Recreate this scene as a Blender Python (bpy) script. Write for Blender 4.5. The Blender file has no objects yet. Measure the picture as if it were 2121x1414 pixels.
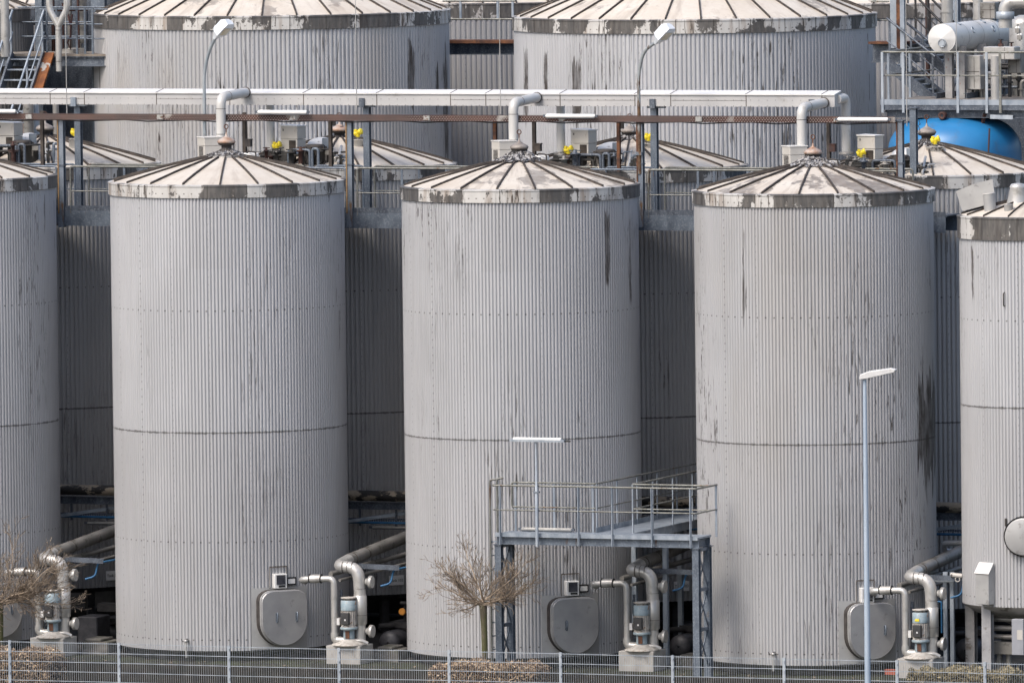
import bpy, bmesh, math, random
from mathutils import Vector, Matrix
random.seed(7)
S = bpy.context.scene
C = S.collection
PI = math.pi
R_ = math.radians
# ---------------------------------------------------------------- camera
TH = R_(21.8); RHO = .012; PITCH = .061; F = 21500.; DB = 219.8
Fh = Vector((-math.sin(TH), math.cos(TH), 0)); Rh = Vector((math.cos(TH), math.sin(TH), 0)); ZU = Vector((0, 0, 1))
FW = Fh*math.cos(PITCH) - ZU*math.sin(PITCH); UU = ZU*math.cos(PITCH) + Fh*math.sin(PITCH)
CR = Rh*math.cos(RHO) - UU*math.sin(RHO); CU = Rh*math.sin(RHO) + UU*math.cos(RHO)
def ray(x, y): return FW + CR*((x-1060.5)/F) - CU*((y-707)/F)
CAM = -ray(1088, 1345)*DB
cd = bpy.data.cameras.new('camera'); co = bpy.data.objects.new('camera', cd); C.objects.link(co)
cd.sensor_fit = 'HORIZONTAL'; cd.sensor_width = 36; cd.lens = 36*F/2121.
cd.clip_start = 1; cd.clip_end = 3000
M = Matrix((CR, CU, -FW)).transposed().to_4x4(); M.translation = CAM
co.matrix_world = M
S.camera = co
# measured points of the photograph, met with a plane of the real place (the depth is chosen, never the picture plane)
def PY(x, y, Y): q = ray(x, y); return CAM + q*((Y-CAM.y)/q.y)
def PX(x, y, X): q = ray(x, y); return CAM + q*((X-CAM.x)/q.x)
def PZ(x, y, z=0.): q = ray(x, y); return CAM + q*((z-CAM.z)/q.z)
def px2m(p): return (Vector(p)-CAM).dot(FW)/F        # metres per photo pixel at p
# ---------------------------------------------------------------- light
SUN_EL = R_(50); SUN_AZ_OFF = R_(43)                  # veiled sun, high on the camera's side and to its left
sd = -Fh*math.cos(SUN_AZ_OFF) - Rh*math.sin(SUN_AZ_OFF)   # horizontal direction towards the sun
sdir = Vector((sd.x*math.cos(SUN_EL), sd.y*math.cos(SUN_EL), math.sin(SUN_EL)))
W = bpy.data.worlds.new('World'); S.world = W; W.use_nodes = True
nt = W.node_tree; nt.nodes.clear()
sky = nt.nodes.new('ShaderNodeTexSky'); sky.sky_type = 'NISHITA'; sky.sun_disc = False
sky.sun_elevation = SUN_EL; sky.sun_rotation = math.atan2(sdir.x, sdir.y)
sky.air_density = 1.0; sky.dust_density = 4.0; sky.ozone_density = .6; sky.altitude = 100
bg = nt.nodes.new('ShaderNodeBackground'); bg.inputs[1].default_value = .15
wo = nt.nodes.new('ShaderNodeOutputWorld')
nt.links.new(sky.outputs[0], bg.inputs[0]); nt.links.new(bg.outputs[0], wo.inputs[0])
sl = bpy.data.lights.new('sun', 'SUN'); sl.energy = 1.5; sl.angle = R_(18); sl.color = (1, .94, .86)
so = bpy.data.objects.new('sun', sl); C.objects.link(so); so.location = (0, 0, 60)
so.rotation_euler = sdir.to_track_quat('Z', 'Y').to_euler()
S.view_settings.view_transform = 'Standard'; S.view_settings.look = 'None'
S.view_settings.exposure = 0.66; S.view_settings.gamma = 1
# ---------------------------------------------------------------- mesh helpers
def wl(o):
    v = Vector((0, 0, 0))
    while o: v += o.location; o = o.parent
    return v
class MB:
    def __init__(s): s.v = []; s.f = []; s.m = []; s.uv = []; s.sm = []; s.cm = 0; s.has_uv = False
    def add(s, vs, fs, uvs=None, smooth=False):
        b = len(s.v); s.v += [Vector(p) for p in vs]
        for i, f in enumerate(fs):
            s.f.append([b+k for k in f]); s.m.append(s.cm); s.sm.append(smooth)
            s.uv.append(uvs[i] if uvs else None)
        if uvs: s.has_uv = True
        return s
    def mat(s, i): s.cm = i; return s
    def box(s, x0, x1, y0, y1, z0, z1):
        if x0 > x1: x0, x1 = x1, x0
        if y0 > y1: y0, y1 = y1, y0
        if z0 > z1: z0, z1 = z1, z0
        vs = [(x0,y0,z0),(x1,y0,z0),(x1,y1,z0),(x0,y1,z0),(x0,y0,z1),(x1,y0,z1),(x1,y1,z1),(x0,y1,z1)]
        return s.add(vs, [(0,3,2,1),(4,5,6,7),(0,1,5,4),(1,2,6,5),(2,3,7,6),(3,0,4,7)])
    def cbox(s, c, sx, sy, sz, rz=0, tilt=None):
        c = Vector(c); rot = Matrix.Rotation(rz, 3, 'Z')
        if tilt is not None: rot = rot @ tilt
        vs = []
        for dz in (-.5, .5):
            for dx, dy in ((-.5,-.5),(.5,-.5),(.5,.5),(-.5,.5)):
                vs.append(c + rot @ Vector((dx*sx, dy*sy, dz*sz)))
        return s.add(vs, [(0,3,2,1),(4,5,6,7),(0,1,5,4),(1,2,6,5),(2,3,7,6),(3,0,4,7)])
    def bar(s, p, q, w, h, up=(0,0,1)):
        p = Vector(p); q = Vector(q); d = (q-p).normalized(); up = Vector(up)
        if abs(d.dot(up)) > .98: up = Vector((0, 1, 0))
        a = d.cross(up).normalized()*(w/2); b = a.cross(d).normalized()*(h/2)
        vs = [p-a-b, p+a-b, p+a+b, p-a+b, q-a-b, q+a-b, q+a+b, q-a+b]
        return s.add(vs, [(0,1,2,3),(7,6,5,4),(0,4,5,1),(1,5,6,2),(2,6,7,3),(3,7,4,0)])
    def hbeam(s, p, q, w, h, t=.012, up=(0,0,1), web=None):
        """rolled section: two flanges w wide, h apart along up, and a web"""
        p = Vector(p); q = Vector(q); d = (q-p).normalized(); up = Vector(up).normalized()
        a = d.cross(up).normalized(); b = a.cross(d).normalized()
        s.bar(p+b*(h/2-t/2), q+b*(h/2-t/2), w, t, b); s.bar(p-b*(h/2-t/2), q-b*(h/2-t/2), w, t, b)
        s.bar(p, q, t*.8, h-2*t, b); return s
    def channel(s, p, q, w, h, t=.012, up=(0,0,1), side=1):
        p = Vector(p); q = Vector(q); d = (q-p).normalized(); up = Vector(up).normalized()
        a = d.cross(up).normalized(); b = a.cross(d).normalized()
        s.bar(p+b*(h/2-t/2), q+b*(h/2-t/2), w, t, b); s.bar(p-b*(h/2-t/2), q-b*(h/2-t/2), w, t, b)
        o = a*(side*(w/2-t/2)); s.bar(p+o, q+o, t, h-2*t, b); return s
    def tube(s, pts, r, seg=10, caps=True, closed=False, smooth=True, uvs=False):
        pts = [Vector(p) for p in pts]; n = len(pts)
        rr = r if isinstance(r, (list, tuple)) else [r]*n
        rings = []; nrm = None
        for i, p in enumerate(pts):
            if closed: t = pts[(i+1) % n]-pts[i-1]
            elif i == 0: t = pts[1]-pts[0]
            elif i == n-1: t = pts[-1]-pts[-2]
            else: t = (pts[i+1]-p).normalized()+(p-pts[i-1]).normalized()
            t = t.normalized()
            if nrm is None:
                nrm = t.orthogonal().normalized()
            else:
                nrm = (nrm - t*nrm.dot(t)); nrm = nrm.normalized() if nrm.length > 1e-6 else t.orthogonal().normalized()
            bn = t.cross(nrm); k = 1.
            if 0 < i < n-1 and not closed:
                ca = (pts[i+1]-p).normalized().dot((p-pts[i-1]).normalized()); k = 1/max(.6, math.sqrt(max(.01, (1+ca)/2)))
            rings.append([p+(nrm*math.cos(2*PI*j/seg)+bn*math.sin(2*PI*j/seg))*rr[i]*(k if k < 1.05 else 1.0) for j in range(seg)])
        vs = [v for ring in rings for v in ring]; fs = []
        m = n if closed else n-1
        for i in range(m):
            for j in range(seg):
                a = i*seg+j; b = i*seg+(j+1) % seg; c = ((i+1) % n)*seg+(j+1) % seg; d = ((i+1) % n)*seg+j
                fs.append((a, b, c, d))
        s.add(vs, fs, smooth=smooth)
        if caps and not closed:
            s.add(rings[0], [tuple(reversed(range(seg)))]); s.add(rings[-1], [tuple(range(seg))])
        return s
    def lathe(s, prof, c=(0,0,0), seg=32, axis='Z', smooth=True, a0=0., a1=2*PI, cap0=False, cap1=False, rot=None):
        """prof: list of (radius, height)"""
        c = Vector(c); n = len(prof); full = abs(a1-a0-2*PI) < 1e-6; k = seg if full else seg+1
        vs = []
        for (r, h) in prof:
            for j in range(k):
                a = a0+(a1-a0)*j/seg; x = math.sin(a)*r; y = -math.cos(a)*r
                p = Vector((x, y, h))
                if axis == 'Y': p = Vector((x, h, -y))
                elif axis == 'X': p = Vector((h, x, -y))
                if rot is not None: p = rot @ p
                vs.append(c+p)
        fs = []
        for i in range(n-1):
            for j in range(seg):
                j2 = (j+1) % k if full else j+1
                fs.append((i*k+j, i*k+j2, (i+1)*k+j2, (i+1)*k+j))
        s.add(vs, fs, smooth=smooth)
        if cap0: s.add(vs[:k], [tuple(reversed(range(k)))])
        if cap1: s.add(vs[-k:], [tuple(range(k))])
        return s
    def sphere(s, c, r, seg=12, rings=8, sz=1.):
        return s.lathe([(max(1e-4, r*math.sin(PI*i/rings)), -r*sz*math.cos(PI*i/rings)) for i in range(rings+1)], c, seg)
    def prism(s, pts2, p0, ax, ay, depth):
        """polygon pts2 in plane (ax, ay) through p0, extruded by vector depth"""
        p0 = Vector(p0); ax = Vector(ax); ay = Vector(ay); d = Vector(depth); n = len(pts2)
        a = [p0+ax*x+ay*y for x, y in pts2]; b = [p+d for p in a]
        fs = [tuple(reversed(range(n))), tuple(range(n, 2*n))]
        for i in range(n): j = (i+1) % n; fs.append((i, j, n+j, n+i))
        return s.add(a+b, fs)
    def build(s, name, mats, parent=None, world=True, bevel=0., smooth_angle=None):
        off = wl(parent) if (parent and world) else Vector((0, 0, 0))
        me = bpy.data.meshes.new(name)
        me.from_pydata([tuple(p-off) for p in s.v], [], s.f)
        if not isinstance(mats, (list, tuple)): mats = [mats]
        for m in mats: me.materials.append(m)
        me.polygons.foreach_set('material_index', s.m); me.polygons.foreach_set('use_smooth', s.sm)
        if s.has_uv:
            ul = me.uv_layers.new(name='UVMap'); k = 0
            for i, f in enumerate(s.f):
                for j in range(len(f)):
                    if s.uv[i]: ul.data[k].uv = s.uv[i][j]
                    k += 1
        me.validate(); me.update()
        o = bpy.data.objects.new(name, me); C.objects.link(o)
        if parent: o.parent = parent
        if bevel:
            b = o.modifiers.new('bevel', 'BEVEL'); b.width = bevel; b.segments = 1; b.limit_method = 'ANGLE'; b.angle_limit = R_(40)
        return o
def thing(name, label, cat, loc=(0,0,0), group=None):
    o = bpy.data.objects.new(name, None); C.objects.link(o); o.location = loc; o.empty_display_size = .3
    o['label'] = label; o['category'] = cat
    if group: o['group'] = group
    return o
def tag(o, label, cat, group=None):
    o['label'] = label; o['category'] = cat
    if group: o['group'] = group
    return o
def kids(o): return [c for c in bpy.data.objects if c.parent == o]
def dup(root, loc, label, rotz=None, skip=()):
    c = root.copy(); C.objects.link(c); c.location = loc; c['label'] = label
    if rotz is not None: c.rotation_euler = (0, 0, rotz)
    def rec(src, dst):
        for ch in kids(src):
            if ch.name.split('.')[0] in skip: continue
            d = ch.copy(); C.objects.link(d); d.parent = dst; rec(ch, d)
    rec(root, c); return c
def struct(o): o['kind'] = 'structure'; return o
def elbow(p, a, b, r, n=5):
    """arc of points rounding the corner p between directions a (in) and b (out)"""
    p = Vector(p); a = Vector(a).normalized(); b = Vector(b).normalized(); out = []
    s0 = p-a*r; s1 = p+b*r
    for i in range(n+1):
        t = i/n; out.append(s0*(1-t)**2+p*2*t*(1-t)+s1*t*t)
    return out
def path(pts, r, n=5):
    pts = [Vector(p) for p in pts]; out = [pts[0]]
    for i in range(1, len(pts)-1):
        rr = min(r, (pts[i]-pts[i-1]).length*.49, (pts[i+1]-pts[i]).length*.49)
        out += elbow(pts[i], pts[i]-pts[i-1], pts[i+1]-pts[i], rr, n)
    out.append(pts[-1]); return out
# ---------------------------------------------------------------- materials
class N:
    def __init__(s, name):
        s.m = bpy.data.materials.new(name); s.m.use_nodes = True; s.t = s.m.node_tree; s.t.nodes.clear()
        s.p = s.t.nodes.new('ShaderNodeBsdfPrincipled'); o = s.t.nodes.new('ShaderNodeOutputMaterial')
        s.t.links.new(s.p.outputs[0], o.inputs[0])
    def n(s, ty, **k):
        x = s.t.nodes.new(ty)
        for a, b in k.items(): setattr(x, a, b)
        return x
    def l(s, a, b): s.t.links.new(a, b)
    def setin(s, sock, v):
        if isinstance(v, (int, float)): sock.default_value = v
        elif isinstance(v, (tuple, list)): sock.default_value = (*v, 1) if len(v) == 3 and len(sock.default_value) == 4 else v
        else: s.l(v, sock)
    def math(s, op, a, b=None, c=None, clamp=False):
        x = s.n('ShaderNodeMath', operation=op, use_clamp=clamp); s.setin(x.inputs[0], a)
        if b is not None: s.setin(x.inputs[1], b)
        if c is not None: s.setin(x.inputs[2], c)
        return x.outputs[0]
    def mr(s, v, a, b, c=0., d=1.):
        x = s.n('ShaderNodeMapRange'); x.clamp = True; s.setin(x.inputs[0], v)
        for i, q in enumerate((a, b, c, d)): x.inputs[i+1].default_value = q
        return x.outputs[0]
    def mix(s, f, a, b, bt='MIX'):
        x = s.n('ShaderNodeMix', data_type='RGBA', blend_type=bt); s.setin(x.inputs[0], f); s.setin(x.inputs[6], a); s.setin(x.inputs[7], b)
        return x.outputs[2]
    def coord(s, kind='Object', scale=(1,1,1), loc=(0,0,0)):
        tc = s.n('ShaderNodeTexCoord'); mp = s.n('ShaderNodeMapping'); s.l(tc.outputs[kind], mp.inputs[0])
        mp.inputs['Scale'].default_value = scale; mp.inputs['Location'].default_value = loc
        return mp.outputs[0]
    def noise(s, v, scale=1., detail=4., rough=.55, dist=0.):
        x = s.n('ShaderNodeTexNoise'); s.l(v, x.inputs['Vector']); x.inputs['Scale'].default_value = scale
        x.inputs['Detail'].default_value = detail; x.inputs['Roughness'].default_value = rough; x.inputs['Distortion'].default_value = dist
        return x.outputs[0]
    def set(s, col=None, rough=None, metal=None, spec=None):
        if col is not None: s.setin(s.p.inputs['Base Color'], col)
        if rough is not None: s.setin(s.p.inputs['Roughness'], rough)
        if metal is not None: s.setin(s.p.inputs['Metallic'], metal)
        if spec is not None: s.setin(s.p.inputs['Specular IOR Level'], spec)
        return s
    def bump(s, h, strength=.3, dist=.01):
        b = s.n('ShaderNodeBump'); b.inputs['Strength'].default_value = strength; b.inputs['Distance'].default_value = dist
        s.l(h, b.inputs['Height']); s.l(b.outputs[0], s.p.inputs['Normal'])
def mottled(name, c1, c2, scale=3., rough=.6, metal=0., c3=None, t3=(.6,.7), sc3=2., stretch=(1,1,1), bump=0., t=(.35,.65)):
    m = N(name); v = m.coord('Object', stretch)
    col = m.mix(m.mr(m.noise(v, scale), t[0], t[1]), c1, c2)
    if c3 is not None:
        col = m.mix(m.mr(m.noise(m.coord('Object', stretch, (7.3, 2.1, 4.4)), sc3, 6., .65), *t3), col, c3)
    m.set(col, rough, metal)
    if bump: m.bump(m.noise(v, scale*6), bump, .01)
    return m.m
RUST = (.12, .048, .024); RUSTD = (.055, .026, .018)
def mat_wall(name, seed, amt=.5, seamv=None, rows=(), streaks=(), base=(.465,.472,.49), warm=0., screw_u=1.0, tall=10.):
    """corrugated aluminium cladding, UV in metres: u = arc length, v = height"""
    m = N(name); tc = m.n('ShaderNodeTexCoord'); sp = m.n('ShaderNodeSeparateXYZ'); m.l(tc.outputs['UV'], sp.inputs[0])
    u, v = sp.outputs[0], sp.outputs[1]
    def uvn(su, sv, off, scale=1., det=4., ro=.6, dist=0.):
        c = m.n('ShaderNodeCombineXYZ'); m.l(m.math('MULTIPLY', u, su), c.inputs[0]); m.l(m.math('MULTIPLY', v, sv), c.inputs[1]); c.inputs[2].default_value = off
        return m.noise(c.outputs[0], scale, det, ro, dist)
    big = uvn(.35, .18, seed*3.7, 1., 3.)
    col = m.mix(m.mr(big, .3, .7), tuple(k*.90 for k in base), tuple(k*1.07 for k in base))
    if seamv is not None: col = m.mix(m.math('MULTIPLY', m.math('LESS_THAN', v, seamv), .14), col, (.27,.255,.25))   # sheets below the seam toned darker
    # sheet to sheet difference
    fl = m.math('FLOOR', m.math('MULTIPLY', u, 1.18)); wn = m.n('ShaderNodeTexWhiteNoise', noise_dimensions='2D')
    cc = m.n('ShaderNodeCombineXYZ'); m.l(fl, cc.inputs[0]); m.l(m.math('FLOOR', m.math('ADD', m.math('MULTIPLY', v, .21), .3)), cc.inputs[1]); m.l(cc.outputs[0], wn.inputs[0])
    col = m.mix(m.math('MULTIPLY', wn.outputs[0], .17), col, (.29, .285, .285))
    # fine vertical run marks
    fine = uvn(14., .35, seed*1.3+5, 1., 3.)
    col = m.mix(m.math('MULTIPLY', m.mr(fine, .5, .72), .16), col, (.20, .19, .18))
    if warm: col = m.mix(m.math('MULTIPLY', m.mr(uvn(.5, .2, seed+40, 1., 2.), .45, .65), warm), col, (.34, .30, .25))
    # dark peeled streaks: fine texture gated by a broad mask
    msk = m.mr(uvn(.6, .16, seed*2.1+11, 1., 2.), .58-.12*amt, .70-.12*amt)
    st = m.mr(uvn(17., 1.1, seed*5.+2, 1., 6., .72, .6), .56, .60)
    k = m.math('MULTIPLY', m.math('MULTIPLY', msk, st), min(1., .6+.4*amt))
    for (u0, w, v0, v1, sgt) in streaks:
        a = m.math('SUBTRACT', 1., m.math('DIVIDE', m.math('ABSOLUTE', m.math('SUBTRACT', u, u0)), w), clamp=True)
        vj = m.math('ADD', v, m.math('MULTIPLY', m.math('SUBTRACT', uvn(9., 0., seed+u0*2., 1., 4., .65), .5), 1.5*(v1-v0)))
        b = m.mr(vj, v0, v0+.25*(v1-v0)); c = m.mr(vj, v1, v1-.12*(v1-v0))
        g = m.math('MULTIPLY', m.math('MULTIPLY', m.math('POWER', a, .7), m.math('POWER', b, .6)), m.math('POWER', c, .6))
        q = m.math('ADD', m.math('MULTIPLY', uvn(15., .9, seed*7.+u0, 1., 6., .72, .5), .75), m.math('MULTIPLY', uvn(1.2/w, .8, seed+u0*3., 1., 3.), .35))
        g = m.mr(m.math('ADD', m.math('MULTIPLY', g, sgt), q), 1.02, 1.14)
        k = m.math('MAXIMUM', k, g)
    col = m.mix(m.math('MULTIPLY', k, m.mr(uvn(5., 1.5, seed+60., 1., 4.), .35, .6, .60, .97)), col, (.05, .042, .037))
    dk = None
    def dots(d): 
        nonlocal dk
        dk = d if dk is None else m.math('MAXIMUM', dk, d)
    # screws in rows round the shell, and down the sheet joints
    fu = m.math('ABSOLUTE', m.math('SUBTRACT', m.math('FRACT', m.math('MULTIPLY', u, 1/.19)), .5))
    du = m.math('LESS_THAN', fu, .10)
    for r in rows:
        dots(m.math('MULTIPLY', du, m.math('LESS_THAN', m.math('ABSOLUTE', m.math('SUBTRACT', v, r)), .015)))
    fj = m.math('ABSOLUTE', m.math('SUBTRACT', m.math('FRACT', m.math('MULTIPLY', u, 1.18)), .5))
    fv = m.math('ABSOLUTE', m.math('SUBTRACT', m.math('FRACT', m.math('MULTIPLY', v, 1/.16)), .5))
    dots(m.math('MULTIPLY', m.math('MULTIPLY', m.math('LESS_THAN', fj, .010), m.math('LESS_THAN', fv, .11)), .5))
    if seamv is not None:
        jit = m.math('MULTIPLY', m.math('SUBTRACT', uvn(10., 0., seed, 1., 3.), .5), .03)
        dv = m.math('ABSOLUTE', m.math('SUBTRACT', m.math('ADD', v, jit), seamv))
        wd = m.mr(uvn(7., 0., seed+9, 1., 3.), .3, .7, .004, .030)
        dots(m.math('LESS_THAN', m.math('SUBTRACT', dv, wd), 0.))
    if dk is not None: col = m.mix(m.math('MULTIPLY', dk, .72), col, (.05, .045, .04))
    m.set(col, m.mr(big, .3, .7, .42, .55), .25, .4)
    return m.m
def mat_band(name, seed, dark=.5, paint=(.52,.51,.49)):
    """sheet-metal fascia with peeled bitumen patches; UV metres"""
    m = N(name); tc = m.n('ShaderNodeTexCoord'); sp = m.n('ShaderNodeSeparateXYZ'); m.l(tc.outputs['UV'], sp.inputs[0])
    u, v = sp.outputs[0], sp.outputs[1]
    def uvn(su, sv, off, det=4., ro=.6, dist=0.):
        c = m.n('ShaderNodeCombineXYZ'); m.l(m.math('MULTIPLY', u, su), c.inputs[0]); m.l(m.math('MULTIPLY', v, sv), c.inputs[1]); c.inputs[2].default_value = off
        return m.noise(c.outputs[0], 1., det, ro, dist)
    big = uvn(1.1, .8, seed*3.3, 2., .5)
    wn = m.n('ShaderNodeTexWhiteNoise', noise_dimensions='2D'); c0 = m.n('ShaderNodeCombineXYZ'); m.l(m.math('FLOOR', m.math('MULTIPLY', u, 1/.42)), c0.inputs[0]); c0.inputs[1].default_value = seed; m.l(c0.outputs[0], wn.inputs[0])
    big = m.math('ADD', big, m.math('MULTIPLY', m.math('SUBTRACT', wn.outputs[0], .5), .22))
    d1 = m.mr(m.math('ADD', m.math('MULTIPLY', big, .72), m.math('MULTIPLY', uvn(7., 5., seed+1., 6., .65, .8), .28)), .56-.16*dark, .575-.16*dark)
    streak = m.mr(uvn(13., 1.2, seed*2.+4, 5., .7, .3), .55, .60)
    smk = m.mr(uvn(1.7, .3, seed*4.+7, 2.), .46-.06*dark, .56-.06*dark)
    col = m.mix(m.mr(uvn(3., 3., seed+20), .3, .7), tuple(k*.9 for k in paint), tuple(k*1.08 for k in paint))
    col = m.mix(m.math('MULTIPLY', m.mr(uvn(4., .5, seed+31), .50, .66), .65), col, (.20, .135, .085))
    col = m.mix(m.math('MULTIPLY', m.math('MULTIPLY', streak, smk), .92), col, (.05, .038, .03))
    col = m.mix(m.math('MULTIPLY', d1, .9), col, m.mix(m.mr(uvn(11., 2., seed+3.), .4, .62), (.028, .026, .026), (.085, .077, .07)))
    j = m.math('LESS_THAN', m.math('ABSOLUTE', m.math('SUBTRACT', m.math('FRACT', m.math('MULTIPLY', u, 1/.84)), .5)), .012)
    col = m.mix(m.math('MULTIPLY', j, .85), col, (.04, .035, .03))
    fb = m.math('ABSOLUTE', m.math('SUBTRACT', m.math('FRACT', m.math('MULTIPLY', u, 1/.17)), .5))
    b = m.math('MULTIPLY', m.math('LESS_THAN', fb, .10), m.math('LESS_THAN', m.math('ABSOLUTE', m.math('SUBTRACT', v, .12)), .014))
    col = m.mix(m.math('MULTIPLY', b, .7), col, (.08, .07, .06))
    m.set(col, .55, .1); return m.m
def mat_roof(name, seed, dirt=.4, nseam=19, phase=0.):
    """painted roof sheets; grime washes down the slope and gathers along the seams"""
    m = N(name); v = m.coord('Object', (1,1,1)); sp = m.n('ShaderNodeSeparateXYZ'); m.l(v, sp.inputs[0])
    ang = m.math('ARCTAN2', sp.outputs[0], m.math('MULTIPLY', sp.outputs[1], -1.)); r = m.math('SQRT', m.math('ADD', m.math('POWER', sp.outputs[0], 2.), m.math('POWER', sp.outputs[1], 2.)))
    def pol(sa, sr, off, det=5., ro=.6, dist=0.):
        c = m.n('ShaderNodeCombineXYZ'); m.l(m.math('MULTIPLY', ang, sa), c.inputs[0]); m.l(m.math('MULTIPLY', r, sr), c.inputs[1]); c.inputs[2].default_value = off+seed*3.1
        return m.noise(c.outputs[0], 1., det, ro, dist)
    vo = m.coord('Object', (1,1,1), (seed*5.1, seed*2.3, 0))
    col = m.mix(m.mr(m.noise(vo, 1.3, 5.), .3, .7), (.49, .435, .365), (.59, .55, .49))
    col = m.mix(m.math('MULTIPLY', m.mr(m.noise(vo, 11., 5., .7), .52, .75), .35), col, (.33, .27, .21))
    sm = m.math('ABSOLUTE', m.math('SUBTRACT', m.math('FRACT', m.math('ADD', m.math('MULTIPLY', m.math('SUBTRACT', ang, phase), nseam/(2*PI)), .5)), .5))   # 0 on a seam
    near = m.mr(m.math('MULTIPLY', sm, r), .0, .30, 1., 0.)
    wn = m.n('ShaderNodeTexWhiteNoise', noise_dimensions='2D'); c0 = m.n('ShaderNodeCombineXYZ'); m.l(m.math('FLOOR', m.math('MULTIPLY', m.math('SUBTRACT', ang, phase), nseam/(2*PI))), c0.inputs[0]); c0.inputs[1].default_value = seed; m.l(c0.outputs[0], wn.inputs[0])
    fld = m.math('ADD', m.math('MULTIPLY', pol(2.4, .8, 1., 3., .5), .55), m.math('MULTIPLY', m.noise(vo, 2.6, 6., .66, .6), .45))
    fld = m.math('ADD', fld, m.math('ADD', m.math('MULTIPLY', near, .07), m.math('MULTIPLY', m.math('SUBTRACT', wn.outputs[0], .5), .12)))
    d = m.mr(fld, .635-.11*dirt, .665-.11*dirt)
    col = m.mix(m.math('MULTIPLY', d, .35+.4*dirt), col, m.mix(m.mr(m.noise(vo, 6., 4.), .4, .6), (.12, .10, .085), (.22, .20, .18)))
    col = m.mix(m.math('MULTIPLY', m.mr(pol(9., .5, 5., 4., .65), .52, .66), .22+.3*dirt), col, (.24, .19, .15))
    m.set(col, .5, .0, .4); return m.m
def mat_galv(name='galvanised_steel', c1=(.20,.24,.29), c2=(.33,.37,.42), rust=.0, scale=5.):
    m = N(name); v = m.coord('Object', (1,1,.4))
    col = m.mix(m.mr(m.noise(v, scale, 5.), .35, .65), c1, c2)
    col = m.mix(m.math('MULTIPLY', m.mr(m.noise(m.coord('Object'), 30., 2.), .5, .7), .25), col, (.42, .45, .48))
    if rust: 
        rr = m.mr(m.noise(m.coord('Object', (1.5,1.5,.35), (3,5,9)), 2., 6., .65), .66-.22*rust, .72-.22*rust)
        col = m.mix(rr, col, m.mix(m.mr(m.noise(m.coord('Object'), 12., 4.), .4, .6), (.085,.045,.028), (.15, .095, .055)))
    m.set(col, .5, .35, .4); return m.m
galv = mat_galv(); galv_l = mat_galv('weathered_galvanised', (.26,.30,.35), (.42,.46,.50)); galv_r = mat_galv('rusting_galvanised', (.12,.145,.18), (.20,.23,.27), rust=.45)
galv_m = mat_galv('dull_blue_steel', (.085,.105,.135), (.15,.18,.22), rust=.15)  # blue-grey steel, darker than the plain galvanised one
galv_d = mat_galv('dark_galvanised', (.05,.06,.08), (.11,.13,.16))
galv_y = mat_galv('grimy_handrail', (.12,.12,.105), (.22,.22,.20), rust=.25)
rust = mottled('rusty_steel', (.085,.035,.02), (.17,.07,.03), 6., .85, 0., RUSTD, (.5,.62), 3., bump=.3)
rustp = mottled('rust_paint', (.04,.016,.013), (.07,.03,.022), 4., .7, .1, (.045,.028,.028), (.5,.62), 5.)
orange_rust = mottled('orange_rust', (.27,.095,.025), (.15,.05,.018), 5., .8, 0., (.36,.34,.32), (.54,.57), 2.2)
dark = mottled('dark_machinery', (.012,.012,.014), (.035,.034,.036), 4., .6, .2)
blackp = mottled('bitumen', (.025,.022,.022), (.06,.052,.048), 8., .75)
seamm = mottled('seam_bitumen', (.022,.018,.016), (.07,.055,.045), 7., .7)
white = mottled('white_paint', (.56,.56,.56), (.66,.66,.65), 3., .45, 0., (.40,.38,.35), (.62,.74), 3.)
beige = mottled('beige_cabinet', (.43,.41,.375), (.50,.48,.445), 2., .5, 0., (.30,.26,.21), (.62,.75), 5., (1,1,.5))
beige_d = mottled('beige_cabinet_dirty', (.40,.385,.36), (.48,.46,.43), 2., .5, 0., (.09,.08,.075), (.56,.60), 5.)
duct = mottled('duct_sheet', (.42,.42,.425), (.49,.485,.48), 1.2, .45, .15, (.34,.33,.32), (.6,.75), 3.)
duct_j = mottled('joint_grime', (.05,.045,.04), (.12,.10,.09), 9., .8)
concrete = mottled('concrete', (.30,.29,.275), (.40,.39,.37), 3., .85, 0., (.20,.19,.175), (.58,.72), 2., bump=.4)
concrete_d = mottled('stained_concrete', (.10,.095,.085), (.18,.17,.155), 2.5, .9, 0., (.055,.06,.035), (.5,.65), 2., (1,1,2.), bump=.5)
lag = mottled('steel_lagging', (.40,.395,.38), (.52,.51,.495), 1.6, .36, .45, (.25,.24,.22), (.55,.75), 5.)
lag_w = mottled('pale_lagging', (.52,.52,.51), (.62,.615,.60), 1.6, .42, .15, (.36,.35,.33), (.58,.78), 5.)
signw = mottled('sign_white', (.78,.78,.76), (.85,.85,.84), 4., .4)
lag_d = mottled('grimy_lagging', (.17,.165,.155), (.26,.25,.235), 2., .5, .35, (.07,.065,.055), (.55,.66), 4.)
stain_lag = mottled('patchy_lagging', (.24,.20,.15), (.34,.29,.22), 2., .6, .2, (.03,.028,.026), (.48,.53), 2.5, (1.,1.,2.))
black = mottled('black_plastic', (.012,.012,.013), (.025,.025,.027), 5., .5)
yellow = mottled('yellow_enamel', (.72,.56,.02), (.80,.66,.04), 8., .4)
bluep = mottled('blue_pipe', (.02,.10,.22), (.03,.14,.29), 6., .5)
tubew = mottled('tube_diffuser', (.78,.78,.76), (.84,.84,.83), 6., .35)
glassd = mottled('dark_window', (.02,.022,.03), (.05,.052,.065), 10., .25)
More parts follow.
